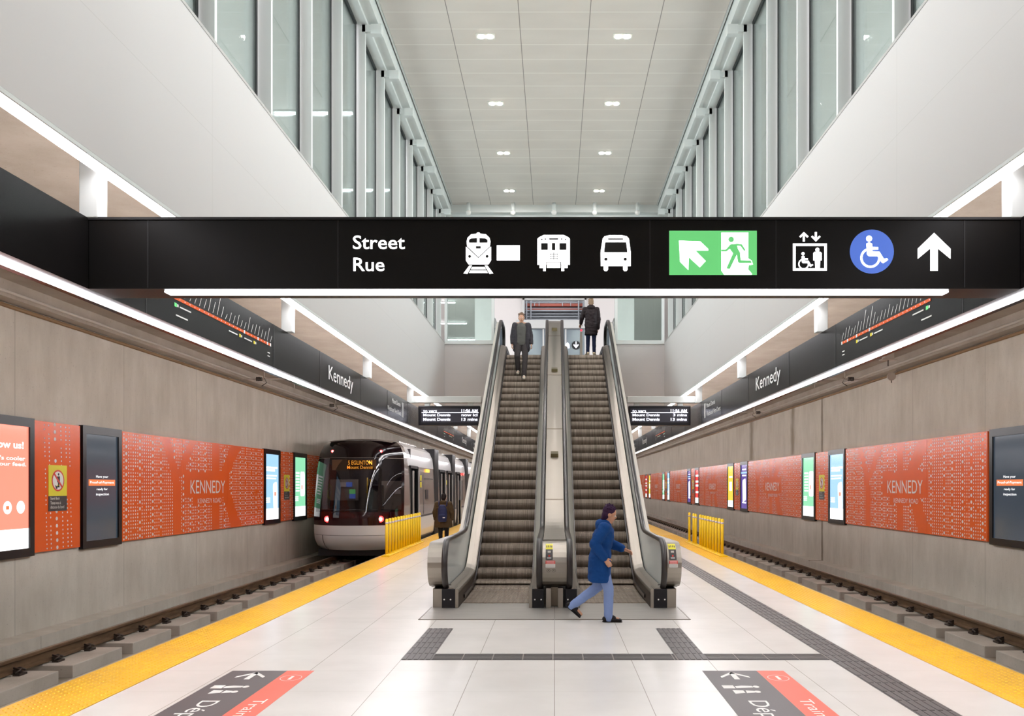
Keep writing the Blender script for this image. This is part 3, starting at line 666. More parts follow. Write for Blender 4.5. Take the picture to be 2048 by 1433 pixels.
# ================================================================ TRACKS
def railprof(x0, z):  # X,Z outline, foot at z
    return [(x0-.07, z), (x0+.07, z), (x0+.07, z+.012), (x0+.012, z+.03), (x0+.009, z+.12), (x0+.036, z+.13), (x0+.036, z+.158), (x0+.028, z+.165), (x0-.028, z+.165), (x0-.036, z+.158), (x0-.036, z+.13), (x0-.009, z+.12), (x0-.012, z+.03), (x0-.07, z+.012)]
ZRF = -0.485
for s, side in ((-1, 'left'), (1, 'right')):
    for x, nm in ((6.48, 'far rail beside the wall ledge'), (5.0, 'near rail under the platform edge')):
        mb = MB().yprism(railprof(s*x, ZRF), Y0, 83, 0); mb.box(s*x-.022, s*x+.022, Y0, 83, ZRF+.165, ZRF+.1655, 1)
        tag(mb.build('track_rail', ['rail', 'railtop']), 'brown steel running rail of the %s track, %s' % (side, nm), 'rail')
def fastener(mb, x, y, s):
    a = -s
    mb.box(x+a*.06, x+a*.17, y-.075, y+.075, ZRF-.02, ZRF+.005)
    mb.box(x+a*.075, x+a*.125, y-.05, y-.02, ZRF, ZRF+.05); mb.box(x+a*.075, x+a*.125, y+.02, y+.05, ZRF, ZRF+.05)
    mb.tube([(x+a*.13, y-.09, ZRF+.02), (x+a*.15, y-.03, ZRF+.045), (x+a*.07, y-.02, ZRF+.065), (x+a*.045, y+.03, ZRF+.04), (x+a*.09, y+.06, ZRF+.055), (x+a*.15, y+.075, ZRF+.03)], .013, 6)
    mb.cyl((x+a*.11, y, ZRF), .03, .05, seg=6)
for s, side in ((-1, 'left'), (1, 'right')):
    y0 = 10.64-1.52*3 if s < 0 else 10.4-1.52*3
    x = s*6.48; yc = y0+0.6
    root = thing('track_plinth', (x, yc, ZBED), 'pale concrete block carrying the %s far rail with two rusty clips' % side, 'concrete block', 'rail blocks of the %s track' % side)
    mb = MB().bbox(s*6.03, s*6.85, y0, y0+1.22, ZBED-.01, ZRF-.02, 0.012); mb.box(s*6.39, s*6.57, y0+.15, y0+.35, ZRF-.02, ZRF-.001); mb.box(s*6.39, s*6.57, y0+.87, y0+1.07, ZRF-.02, ZRF-.001)
    mb.build('block', 'plinth', root)
    for yy in (y0+.24, y0+.98):
        mb = MB(); fastener(mb, x, yy, s); mb.build('rail_clip', 'clip', root)
    N = 24 if s < 0 else 42
    for k in range(1, N): dup(root, (x, yc+1.52*k, ZBED))
# ================================================================ WALL PANELS AND SCREENS
XP = 7.60; ZP0, ZP1 = 0.765, 2.705
def wallface(s, ystart, d=0.0):     # u left-to-right as seen, v height
    return (lambda u, v: (s*(XP-d), ystart+u, v)) if s < 0 else (lambda u, v: (s*(XP-d), ystart-u, v))
def inpoly(x, y, P):
    c = False; j = len(P)-1
    for i in range(len(P)):
        if (P[i][1] > y) != (P[j][1] > y) and x < (P[j][0]-P[i][0])*(y-P[i][1])/(P[j][1]-P[i][1])+P[i][0]: c = not c
        j = i
    return c
def blanks(o):   # big letter shapes left free of dots; u 0..1, v 0..1 upward
    Y = [[(.12+o, 1), (.165+o, 1), (.235+o, .62), (.245+o, .0), (.195+o, 0), (.19+o, .62)], [(.235+o, .70), (.30+o, 1), (.345+o, 1), (.25+o, .60), (.22+o, .6)]]
    K = [[(.455+o, 1), (.51+o, 1), (.51+o, 0), (.455+o, 0)], [(.51+o, .58), (.61+o, 1), (.70+o, 1), (.585+o, .62), (.60+o, .45), (.70+o, 0), (.61+o, 0), (.545+o, .40)]]
    Z = [[(.26+o, .70), (.65, .70), (.65, .36), (.26+o, .36)], [(.37+o, .40), (.65, .40), (.65, .30), (.37+o, .30)]]
    return Y+K+[[(.35, .67), (.67, .67), (.67, .40), (.35, .40)], [(.405, .44), (.62, .44), (.62, .30), (.405, .30)]]
def dots(mb, f, u0, u1, L, o, seed, hexn=6, small=False):
    rng = random.Random(seed); H = ZP1-ZP0; B = blanks(o); sp = 0.083; ncol = int((u1-u0)/sp)
    bigc = set(); c = 1
    while c < ncol: bigc.add(c); c += rng.choice((4, 5, 6, 7))
    for i in range(ncol):
        u = u0+sp*(i+.5); big = i in bigc; st = 0.124 if big else 0.062; v = 0.035+(0.03 if big else 0)
        while v < H-0.02:
            if small or not any(inpoly(u/L, v/H, P) for P in B):
                if rng.random() > 0.04:
                    r = 0.034 if big else rng.choice((0.014, 0.016, 0.018, 0.021))
                    mb.add([f(u+r*math.cos(2*math.pi*k/hexn), ZP0+v+r*math.sin(2*math.pi*k/hexn)) for k in range(hexn)], [tuple(range(hexn))], 1)
            v += st
def bigpanel(s, ys, lab, cx=0.0, near=True):
    L = 7.28; f = wallface(s, ys, 0.0008); t = thing('art_panel', (s*XP, ys+(L/2 if s < 0 else -L/2), ZP0), lab, 'wall panel')
    mb = MB()
    for k in range(3):
        a = ys+(k*L/3 if s < 0 else -k*L/3); b = ys+((k+1)*L/3 if s < 0 else -(k+1)*L/3)
        a, b = sorted((a, b)); mb.box(s*XP, s*(XWALL+.005), a+.004, b-.004, ZP0, ZP1, 0)
    mb.build('enamel_board', ['orange', 'dot'], t)
    mb = MB(); dots(mb, f, 0.02, L-0.02, L, cx, 5, 6 if near else 4); mb.m = [0]*len(mb.m); mb.build('dot_pattern', 'dot', t, fix=False, kind='stuff')
    mb = MB(); f = wallface(s, ys, 0.003)
    fit_text(mb, 'KENNEDY', f, .385*L, 1.585, .64*L, 1.865, bold=0.0); fit_text(mb, 'KENNEDY ROAD', f, .435*L, 1.37, .61*L, 1.475, bold=-0.004)
    mb.build('station_name', 'dot', t); return t
def smallpanel(s, ya, yb, lab, sign=True, seed=1, slab=''):
    y0, y1 = min(ya, yb), max(ya, yb); L = y1-y0; ys = y0 if s < 0 else y1; f = wallface(s, ys, .0008)
    t = thing('art_panel', (s*XP, (y0+y1)/2, ZP0), lab, 'wall panel')
    MB().box(s*XP, s*(XWALL+.005), y0+.004, y1-.004, ZP0, ZP1).build('enamel_board', 'orange', t)
    mb = MB(); rng = random.Random(seed); H = ZP1-ZP0
    cols = [(.2, .0125), (.29, .0145), (.42, .03), (.55, .0145), (.66, .015), (.74, .012)]
    if seed != 1: cols = [(.1+.085*i, .03 if i in (2, 7) else .0135) for i in range(11)]
    for cu, r in cols:
        v = .04; st = .11 if r > .02 else .066
        while v < H-.02:
            cc = (cu+(0.06*(1-v/H)))*L
            if rng.random() > .06 and not (.42 < v/H < .66 and cu > .6 and seed == 1):
                mb.add([f(cc+r*math.cos(math.pi*k/4), ZP0+v+r*1.0*math.sin(math.pi*k/4)) for k in range(8)], [tuple(range(8))])
            v += st
    mb.build('dot_pattern', 'dot', t, fix=False, kind='stuff')
    if sign: safety(s, (y0+y1)/2-(0.02 if s < 0 else -0.0), slab)
def safety(s, yc, lab):
    ys = yc-.24 if s < 0 else yc+.24; t = thing('safety_sign', (s*(XP-.004), yc, 1.35), lab, 'safety sign')
    def fl(d): return wallface(s, ys, d)
    R = lambda mb, a, b, c, e, mi, d: mb.poly([fl(d)(a, b), fl(d)(c, b), fl(d)(c, e), fl(d)(a, e)], mi)
    MB().box(s*(XP-.006), s*(XP-.0005), yc-.24, yc+.24, 1.59, 2.06).build('yellow_plate', 'signyellow', t)
    MB().box(s*(XP-.006), s*(XP-.0005), yc-.24, yc+.24, 1.36, 1.589).build('text_plate', 'darklabel', t)
    mb = MB(); f = fl(.008); mb.poly([f(x, y) for x, y in disc2(.24, 1.825, .165, 28)], 0)
    mb.poly([fl(.009)(x, y) for x, y in disc2(.24, 1.825, .14, 28)], 1)
    f = fl(.010); mb.poly([f(x, y) for x, y in disc2(.25, 1.92, .02, 12)], 2)
    mb.poly([f(.215, 1.89), (f(.285, 1.89)), f(.285, 1.80), f(.27, 1.80), f(.27, 1.72), f(.24, 1.72), f(.235, 1.80), f(.215, 1.80)], 2)
    mb.poly([f(.16, 1.76), f(.20, 1.74), f(.27, 1.75), f(.27, 1.73), f(.22, 1.72), f(.22, 1.70), f(.18, 1.70)], 2)
    mb.poly([f(.20, 1.735), f(.27, 1.742), f(.27, 1.762), f(.22, 1.762)], 3)
    f = fl(.012); mb.poly([f(.125, 1.915), f(.148, 1.94), f(.355, 1.735), f(.332, 1.71)], 0)
    mb.build('prohibition_symbol', ['red', 'vinylwhite', 'iconblack', 'signyellow'], t)
    mb = MB(); f = fl(.0075)
    fit_text(mb, 'Stand Back', f, .045, 1.535, .285, 1.575); fit_text(mb, 'Tenez-vous à', f, .045, 1.465, .315, 1.51); fit_text(mb, 'distance du bord', f, .045, 1.40, .40, 1.445)
    mb.build('sign_text', 'vinylwhite', t)
def phone(mb, f, u, v, w, h, tilt, mi):
    c, sn = math.cos(tilt), math.sin(tilt); pts = []
    for (x, y, a0) in ((w/2-.06, h/2-.06, 0), (-w/2+.06, h/2-.06, 90), (-w/2+.06, -h/2+.06, 180), (w/2-.06, -h/2+.06, 270)):
        for k in range(4):
            a = math.radians(a0+30*k); px, py = x+.06*math.cos(a), y+.06*math.sin(a); pts.append(f(u+px*c-py*sn, v+px*sn+py*c))
    mb.poly(pts, mi)
def adscreen(s, ya, yb, kind, lab):
    y0, y1 = min(ya, yb), max(ya, yb); L = y1-y0; ys = y0 if s < 0 else y1
    t = thing('advertising_screen', (s*XP, (y0+y1)/2, ZP0), lab, 'screen')
    fr = MB(); xa, xb = s*(XP-.02), s*(XWALL+.005); b = .11
    fr.box(xa, xb, y0+.005, y0+b, ZP0-.04, ZP1+.02).box(xa, xb, y1-b, y1-.005, ZP0-.04, ZP1+.02).box(xa, xb, y0+b, y1-b, ZP1-.11, ZP1+.02).box(xa, xb, y0+b, y1-b, ZP0-.04, ZP0+.08)
    fr.box(s*(XP+.012), xb, y0+b, y1-b, ZP0+.08, ZP1-.11); fr.build('frame', 'frameblack', t)
    f0 = wallface(s, ys, -.005); u0, u1, v0, v1 = b, L-b, ZP0+.08, ZP1-.11; W = u1-u0; H = v1-v0
    f = lambda u, v, d=0: wallface(s, ys, -.005+d)(u0+u*W, v0+v*H)
    mb = MB(); R = lambda a, b_, c, e, mi, d=.001: mb.poly([f(a, b_, d), f(c, b_, d), f(c, e, d), f(a, e, d)], mi)
    mats = ['sw', 'sred', 'swt', 'sorange', 'sblue', 'sgreen', 'spurple', 'syellow', 'sredvivid', 'sdark', 'iconblack']
    g = lambda u, v: f(u, v, .002)
    if kind == 'follow':
        R(0, .165, 1, 1, 1, 0); R(0, 0, 1, .165, 0, 0)
        fit_text(mb, 'Follow us!', g, .12, .815, .90, .875, 2, .03); fit_text(mb, "route's cooler", g, .12, .72, .93, .755, 2, .02); fit_text(mb, 'in your feed.', g, .22, .665, .95, .705, 2, .02)
        for u in (.10, .34, .58, .84): mb.poly([g(u+.082*math.cos(2*math.pi*k/20), .34+.052*math.sin(2*math.pi*k/20)) for k in range(20)], 0)
        mb.poly([f(.58+x, .34+y, .003) for x, y in ((-.03, -.015), (.03, -.015), (.03, .015), (-.03, .015))], 3)
    elif kind == 'proof':
        R(0, 0, 1, 1, 9, 0)
        fit_text(mb, 'Have your', g, .32, .585, .70, .615, 2, .01); R(.10, .515, .92, .575, 3, .002)
        h = lambda u, v: f(u, v, .004)
        fit_text(mb, 'Proof-of-Payment', h, .14, .53, .88, .56, 2, .01); fit_text(mb, 'ready for', g, .34, .465, .68, .495, 2, .01); fit_text(mb, 'inspection', g, .32, .415, .72, .445, 2, .01)
    elif kind in ('blue', 'green'):
        c = 4 if kind == 'blue' else 5
        R(0, .17, 1, 1, c, 0); R(0, 0, 1, .17, 0, 0)
        for a, b_, v in ((.08, .9, .78), (.08, .72, .74), (.08, .85, .66), (.08, .8, .62)) if kind == 'blue' else [(.12, .45, .72-.05*k) for k in range(7)]: R(a, v, b_, v+(.03 if v > .7 else .022), 0, .002)
        for v in (.26, .29, .32): R(.06, v, .35, v+.018, 0, .002)
        if kind == 'blue': phone(mb, lambda u, v: f(u, v, .003), .74, .36, .30, .42, .12, 0); R(.66, .36, .80, .42, 1, .005)
        else: phone(mb, lambda u, v: f(u, v, .003), .73, .55, .40, .42, 0, 0); R(.62, .46, .72, .53, 1, .005)
    elif kind == 'purple':
        R(0, 0, 1, 1, 6, 0); R(0, .8, 1, .84, 4); phone(mb, lambda u, v: f(u, v, .003), .5, .42, .5, .5, .1, 0)
        for v in (.88, .74, .12): R(.2, v, .8, v+.03, 0, .002)
    elif kind == 'yellow':
        R(0, .16, 1, 1, 7, 0); R(0, 0, 1, .16, 0, 0); R(.25, .4, .7, .62, 0, .002); R(.2, .72, .8, .76, 0, .002)
    elif kind == 'red':
        R(0, .16, 1, 1, 8, 0); R(0, 0, 1, .16, 0, 0)
        for v in (.3, .5, .62, .8): R(.12, v, .88, v+.06, 0, .002)
    mb.build('screen_image', mats, t); return t
L_ = [('follow', 11.05, 12.40, 'red-orange lit advertising screen cut by the left frame edge'), ('proof', 13.66, 14.90, 'dark grey screen with proof of payment message, on the left wall'),
      ('blue', 22.24, 23.53, 'light blue lit screen on the left wall just before the train'), ('green', 24.75, 26.05, 'mint green lit screen on the left wall beside the rear of the train')]
for k, a, b, lab in L_: adscreen(-1, a, b, k, lab)
smallpanel(-1, 12.42, 13.62, 'narrow orange dotted panel at far left between two screens', True, 1, 'yellow no-standing safety sign on the leftmost orange panel')
bigpanel(-1, 14.94, 'long orange dotted station panel on the left wall before the train', .08)
smallpanel(-1, 23.55, 24.73, 'narrow orange dotted panel between the blue and green screens, left wall', True, 2, 'yellow safety sign between the blue and green screens on the left wall')
bigpanel(-1, 26.07, 'orange dotted panel disappearing in shadow behind the train', .08, False)
R_ = [('proof', 13.60, 14.83, 'dark grey screen with proof of payment message at the right frame edge'), ('blue', 22.22, 23.56, 'light blue lit screen on the right wall, nearest lit screen there'), ('green', 24.77, 26.10, 'mint green lit screen on the right wall beside the stained wall joint'),
      ('purple', 33.4, 34.75, 'violet lit screen on the right wall beside the yellow screen'), ('yellow', 36.0, 37.35, 'yellow lit screen on the right wall, nearest yellow one'),
      ('red', 44.7, 46.0, 'red and white lit screen on the right wall, nearest red one'), ('purple', 47.3, 48.6, 'violet lit screen on the right wall next to the red screen'),
      ('blue', 56.0, 57.3, 'thin-looking blue lit screen on the right wall close to the escalator'), ('green', 58.6, 59.9, 'thin-looking green lit screen on the right wall close to the escalator'),
      ('yellow', 67.2, 68.5, 'farthest yellow lit screen on the right wall by the escalator'), ('red', 69.8, 71.1, 'farthest red lit screen on the right wall by the escalator')]
for k, a, b, lab in R_: adscreen(1, a, b, k, lab)
for i, (y, lab) in enumerate(((22.2, 'nearest long orange dotted station panel on the right wall'), (33.4, 'second long orange station panel on the right wall, between green and violet screens'), (44.65, 'third long orange station panel on the right wall, between yellow and red screens'),
        (55.95, 'fourth long orange station panel on the right wall, before the blue screen'), (67.15, 'fifth long orange station panel on the right wall, beyond the green screen'), (78.4, 'last orange station panel on the right wall by the escalator'))):
    bigpanel(1, y, lab, 0.0, i < 1)
for i, (a, b, lab, sl) in enumerate(((23.58, 24.75, 'narrow orange panel between blue and green screens on the right wall', 'nearest yellow safety sign on the right wall'),
        (34.77, 35.98, 'narrow orange panel between yellow and violet screens on the right wall', 'second yellow safety sign on the right wall, beside the yellow screen'),
        (46.02, 47.28, 'narrow orange panel between the red and violet screens, right wall', 'third yellow safety sign on the right wall, beside the red screen'),
        (57.32, 58.58, 'narrow orange panel between the far blue and green screens, right wall', 'fourth yellow safety sign on the right wall, between blue and green screens'),
        (68.52, 69.78, 'farthest narrow orange panel between yellow and red screens', 'farthest yellow safety sign on the right wall'))):
    smallpanel(1, a, b, lab, True, 2, sl)
# ================================================================ OVERHEAD WIRE SUPPORTS
def wirearm(s, y, lab):
    t = thing('wire_support', (s*6.6, y, ZCEIL), lab, 'wire support', None)
    mb = MB().box(s*6.7-.06, s*6.7+.06, y-.06, y+.06, ZCEIL-.12, ZCEIL).cyl((s*6.7, y, ZCEIL-.34), .02, .24, seg=8); mb.build('mount', 'conduit', t)
    MB().tube([(s*7.25, y, 4.20), (s*6.85, y, 4.21), (s*6.0, y, 4.22)], .014).build('arm', 'conduit', t)
    mb = MB()
    for k in range(4): mb.cyl((s*6.82-.05+k*.035, y, 4.21), .05, .015, axis='x', seg=12)
    mb.tube([(s*6.7, y, 4.25), (s*6.62, y-.05, 4.12), (s*6.75, y, 4.05)], .01); mb.build('insulator', 'clip', t)
    mb = MB().cyl((s*6.0, y, 4.10), .045, .12, seg=12, r2=.06); mb.cyl((s*6.0, y, 4.0), .008, .1, seg=6); mb.build('clamp', 'conduit', t)
wirearm(-1, 19.6, 'grey overhead wire arm on the left track ceiling, nearest the camera'); wirearm(-1, 26.0, 'grey overhead wire arm above the rear of the train')
wirearm(1, 19.6, 'grey overhead wire arm on the right track ceiling, nearest the camera'); wirearm(1, 28.5, 'grey overhead wire arm on the right track ceiling, farther one')
for y, lab in ((17.2, 'grey bell-shaped drop fitting on the right track ceiling'),):
    t = thing('ceiling_fitting', (6.75, y, ZCEIL), lab, 'ceiling fitting'); MB().box(6.66, 6.84, y-.09, y+.09, ZCEIL-.22, ZCEIL).box(6.6, 6.9, y-.1, y+.1, ZCEIL-.24, ZCEIL-.22).build('box', 'conduit', t)
    MB().cyl((6.75, y, ZCEIL-.36), .012, .12, seg=8).build('pin', 'clip', t)
t = thing('wall_fitting', (7.30, 18.4, 4.1), 'round grey fitting hanging beside the top of the right track wall', 'wall fitting'); MB().cyl((7.30, 18.4, 4.12), .09, .05, axis='y', seg=16).tube([(7.30, 18.42, 4.16), (7.42, 18.42, 4.24)], .02).build('body', 'conduit', t); MB().cyl((7.30, 18.42, 3.98), .01, .1, seg=6).build('pin', 'clip', t)
for s, side in ((-1, 'left'), (1, 'right')):
    tag(MB().box(s*5.72-.03, s*5.72+.03, Y0, 82, 4.02, 4.09).box(s*5.72-.06, s*5.72+.06, Y0, 82, 4.09, 4.10).build('overhead_conductor', 'conduit'), 'overhead conductor rail above the %s track' % side, 'conductor rail')
    for k in range(9):
        y = 6+9.5*k
        tag(MB().box(s*5.72-.02, s*5.72+.02, y-.02, y+.02, 4.10, ZCEIL).build('conductor_hanger', 'conduit'), 'short hanger rod of the conductor rail above the %s track' % side, 'hanger', 'hanger rods above the %s track' % side)
# ================================================================ DELINEATOR POSTS
def posts(s):
    side = 'left' if s < 0 else 'right'; x = s*4.15
    o = MB().bbox(x-.10, x+.10, 20.85, 26.4, .004, .035, .01).build('barrier_base', 'postyellow'); tag(o, 'yellow base rail of the post row on the %s platform edge' % side, 'barrier base')
    root = thing('delineator_post', (x, 21.02, .035), 'yellow flexible barrier post in the row on the %s platform edge' % side, 'barrier post', 'yellow posts on the %s edge' % side)
    MB().cyl((x, 21.02, .035), .036, .88, seg=16).ball((x, 21.02, .915), (.036, .036, .018)).build('tube', 'postyellow', root)
    MB().cyl((x, 21.02, .80), .0375, .045, seg=16).build('reflective_band', mat('lilac_reflective_band', (226, 214, 224), .3), root)
    MB().cyl((x, 21.02, .030), .065, .03, seg=16, r2=.045).build('foot', 'postyellow', root)
    ys = [21.02+.395*k for k in range(1, 14)]
    for i, y in enumerate(ys):
        if s > 0 and i in (8, 11): continue
        dup(root, (x, y, .035))
posts(-1); posts(1)
# ================================================================ ESCALATORS
TAN = math.tan(math.radians(30))
def smax(a, b, k): return 0.5*(a+b+math.sqrt((a-b)**2+k*k))
def smin(a, b, k): return 0.5*(a+b-math.sqrt((a-b)**2+k*k))
def nose(y): return smin(smax(0, TAN*(y-14.66), 0.16), ZLAND, 0.10)
def rail_z(y): return smin(smax(0.965, TAN*(y-14.78)+0.965, 0.10), ZLAND+1.02, 0.12)
def deck_z(y): return smin(smax(0.27, TAN*(y-14.66)+0.27-0.02, 0.12), ZLAND+0.24, 0.1)
YF, YT = 12.28, 25.7      # newel centres front and top
def railpath(off=0.0, lo=-110, n=14):
    """centre line of the handrail in YZ, offset inward by off"""
    pts = []; zc = rail_z(YF)-.35; ry, rz = .35-off, .35-off
    for i in range(n+1):
        a = math.radians(lo+ (90-lo)*i/n); pts.append((YF-ry*math.cos(a), zc+rz*math.sin(a)))
    y = YF+.1
    while y < YT:
        d = (rail_z(y+.01)-rail_z(y-.01))/.02; L = math.sqrt(1+d*d); pts.append((y+off*d/L, rail_z(y)-off/L)); y += .12 if (y < 15.6 or y > 23.8) else .4
    zc = rail_z(YT)-.35
    for i in range(n+1):
        a = math.radians(90-200*i/n); pts.append((YT+ry*math.cos(a), zc+rz*math.sin(a)))
    return pts
def sweep(mb, path, x, hw, ht, mi=0):
    """rounded band swept along a YZ path: hw half width in X, ht half thickness"""
    vs = []; n = len(path)
    sec = [(-hw, -ht*.4), (-hw*.8, -ht), (hw*.8, -ht), (hw, -ht*.4), (hw, ht*.4), (hw*.7, ht), (-hw*.7, ht), (-hw, ht*.4)]
    for i in range(n):
        a = path[max(i-1, 0)]; b = path[min(i+1, n-1)]; d = Vector((b[0]-a[0], b[1]-a[1])).normalized(); nrm = Vector((-d.y, d.x))
        for u, v in sec: vs.append((x+u, path[i][0]+nrm.x*v, path[i][1]+nrm.y*v))
    m_ = len(sec)
    fs = [(i*m_+k, i*m_+(k+1) % m_, (i+1)*m_+(k+1) % m_, (i+1)*m_+k) for i in range(n-1) for k in range(m_)]+[tuple(range(m_)), tuple((n-1)*m_+k for k in range(m_))]
    mb.add(vs, fs, mi, True)
YS_ = [12.12, 12.4, 12.8, 13.3, 13.8, 14.1, 14.3, 14.5, 14.65, 14.8, 14.95, 15.1, 15.3, 15.6, 16, 17, 18, 19, 20, 21, 22, 23, 23.6, 24.0, 24.2, 24.35, 24.5, 24.7, 25.0, 25.4, 26.0]
def drumfront(): # profile points of the drum front (under -> front -> top), slightly inside the handrail
    return [p for p in railpath(.03, -100, 14)][:16]
def escalator(s):
    side = 'left' if s < 0 else 'right'
    t = thing('escalator', (s*.86, 12.6, 0), ('left escalator with steel-edged sides carrying the man in the open jacket' if s < 0 else 'right escalator with the blue-coated walker in front of it and a woman at its top'), 'escalator')
    xi, xo = s*.365, s*1.37               # inner and outer skirt lines
    # steps by arc length
    y = 12.66; pts = []
    acc = 0; yy = 12.66; last = None
    while yy < 25.2:
        if acc <= 0: pts.append(yy); acc += .405
        d = .01; acc -= math.sqrt(d*d+(nose(yy+d)-nose(yy))**2); yy += d
    # shift so that a nosing sits at 15.08
    best = min(pts, key=lambda p: abs(p-15.08)); sh = 15.08-best
    for k, p in enumerate(pts):
        y = p+sh*min(1, max(0, (p-12.66)/2)); z = nose(y); zl = nose(pts[k-1]+sh*min(1, max(0, (pts[k-1]-12.66)/2))) if k else z-.0; r = max(z-zl, .004)
        x0, x1 = sorted((xi+s*.006, xo-s*.006))
        prof = [(y+.022, z)]+[(y+.022-.045*math.sin(math.pi*q/6)+.02*q/6, z-.006-r*q/6) for q in range(1, 7)]+[(y+.05, z-r-.05), (y+.405, z-r-.05), (y+.405, z)]
        MB().xprism(prof, x0, x1).build('step', 'step', t)
    mb = MB()      # comb and floor plate
    x0, x1 = (-1.76, -.004) if s < 0 else (.004, 1.76)
    mb.box(x0, x1, 11.05, 12.2, -.02, .004); mb.box(min(xi, xo)-.05, max(xi, xo)+.05, 12.2, 12.60, -.02, .004)
    mb.build('floor_plate', 'plate', t)
    mb = MB(); 
    if s < 0: mb.box(x0-.012, x0, 11.05, 12.2, -.02, .008)
    else: mb.box(x1, x1+.012, 11.05, 12.2, -.02, .008)
    mb.box(x0, x1, 11.04, 11.05, -.02, .008); mb.build('plate_edge', 'steeldark', t)
    MB().box(min(xi, xo), max(xi, xo), 12.595, 12.69, .0, .012).build('comb', 'step', t)
    MB().box(min(xi, xo)-.05, max(xi, xo)+.05, 25.0, 26.3, ZLAND-.03, ZLAND+.006).build('landing_plate', 'plate', t)
    # balustrades
    for which in ('inner', 'outer'):
        if which == 'inner': xr, xs, sg = s*.215, xi, -s      # handrail x, skirt x, sg points away from steps
        else: xr, xs, sg = s*1.545, xo, s
        mb = MB(); sweep(mb, railpath(), xr, .042, .026); mb.build('handrail', 'rubber', t)
        # skirt
        lo = [(y, nose(y)-.25) for y in YS_]; hi = [(y, deck_z(y)-.015) for y in YS_]
        MB().strip(lo, hi, xs, xs+sg*.012).build('skirt_panel', 'skirt', t)
        ys = [y for y in YS_ if y > 12.5]
        mb = MB().strip([(y, nose(y)+.055 + .0) for y in ys], [(y, nose(y)+.105) for y in ys], xs-sg*.022, xs, smooth=False); mb.build('skirt_brush', 'rubber', t)
        # sloped inner deck, two tones
        xa, xb, xc = xs-sg*.004, xs+sg*.075, xr-sg*.012
        lo1 = [(y, deck_z(y)-.03) for y in YS_]; hi1 = [(y, deck_z(y)) for y in YS_]
        n = len(YS_); vs = []
        for y in YS_:
            z = deck_z(y); vs += [(xa, y, z-.02), (xb, y, z+.012), (xc, y, z+.03), (xc, y, z-.05), (xa, y, z-.05)]
        fs = [(5*i+k, 5*i+(k+1) % 5, 5*i+5+(k+1) % 5, 5*i+5+k) for i in range(n-1) for k in range(5)]+[tuple(range(5)), tuple(5*n-5+k for k in range(5))]
        MB().add(vs, fs).build('inner_deck', 'steel', t)
        # balustrade panel between deck and handrail
        rp = railpath(.03, -75, 14); top = [p for p in rp]
        poly = [p for p in top if True]
        low = [(y, deck_z(y)) for y in YS_ if 12.15 < y <= 25.6]
        ptsf = [p for p in poly if p[0] < 24.05]; lowf = [(y, z) for y, z in low if y < 24.05]
        mb = MB(); xg = xr+sg*.006; mb.xprism(ptsf+[(24.05, rail_z(24.05)-.03), (24.05, deck_z(24.05))]+lowf[::-1], xg, xg+sg*.014)
        mb.build('balustrade_panel', 'paneglass', t)
        ptsb = [(24.05, rail_z(24.05)-.03)]+[p for p in poly if p[0] >= 24.05][:-3]; lowb = [(y, z) for y, z in low if y >= 24.05]
        mb = MB(); mb.xprism([(24.05, deck_z(24.05))]+ptsb+lowb[::-1], xg, xg+sg*.012); mb.build('balustrade_glass', 'clearglass', t)
        # newel base: black inlet box with two bolts, steel end plates
        z1 = .275
        MB().bbox(min(xs+sg*.045, xr+sg*.06), max(xs+sg*.045, xr+sg*.06), 12.10, 12.5, .004, z1, .006).build('handrail_inlet', 'frameblack', t)
        mb = MB()
        for dx in (-.045, .045): mb.cyl((xr-sg*.02+dx, 12.094, .125), .011, .008, axis='y', seg=10)
        mb.build('bolt', 'vinylwhite', t)
        MB().box(xs-sg*.0, xs+sg*.045, 12.11, 12.16, .004, z1).build('end_plate', 'steel', t)
    # outer cladding with drum end
    xr = s*1.545; prof = drumfront(); xd0, xd1 = xr+s*.045, s*1.79
    yb = 14.78
    cl = prof+[(yb, rail_z(yb)-.035), (yb+.3, rail_z(yb)-.035), (yb+.3, .27), (12.4, .27)]
    mb = MB(); n = len(prof)
    vs = []
    path = prof+[(13.2, .935), (14.0, .935), (14.7, .93)]
    for i, (py, pz) in enumerate(path):
        wx = xd1 if py < 12.6 else s*(1.79-(1.79-1.655)*min(1, (py-12.6)/2.1)); vs += [(xd0, py, pz), (wx, py, pz)]
    for wx, py in ((xd0, 14.7), (s*1.655, 14.7)): vs.append((wx, py, .27))
    for wx, py in ((xd0, 12.4), (xd1, 12.4)): vs.append((wx, py, .27))
    n = len(path); fs = [(2*i, 2*i+1, 2*i+3, 2*i+2) for i in range(n-1)]
    fs.append(tuple([2*i for i in range(n)]+[2*n, 2*n+2])); fs.append(tuple([2*i+1 for i in range(n)]+[2*n+1, 2*n+3]))
    fs += [(2*n-2, 2*n-1, 2*n+1, 2*n), (2*n, 2*n+1, 2*n+3, 2*n+2), (2*n+2, 2*n+3, 1, 0)]
    mb.add(vs, fs); dr = mb.build('newel_drum', 'steel', t)
    dr.data.polygons.foreach_set('use_smooth', [False]*len(dr.data.polygons))
    ys = [14.7]+[y for y in YS_ if y > 14.75]
    MB().strip([(y, -0.0 if y < 15.2 else nose(y)-1.0) for y in ys], [(y, rail_z(y)-.035) for y in ys], xr+s*.045, s*1.655).build('side_cladding', mat('pale_grey_cladding_'+side, (206, 200, 190), .35, metal=.3), t)
    MB().box(xr+s*.06, s*1.74, 12.16, 14.7, .004, .27).build('base_cladding', 'steel', t)
    # truss soffit below the incline
    ys = [15.2]+[y for y in YS_ if y > 15.25]
    MB().strip([(y, nose(y)-1.02) for y in ys], [(y, nose(y)-.9) for y in ys], s*.02, s*1.655).build('truss_soffit', 'white', t)
    # stickers on the outer drum of the right unit
    return t
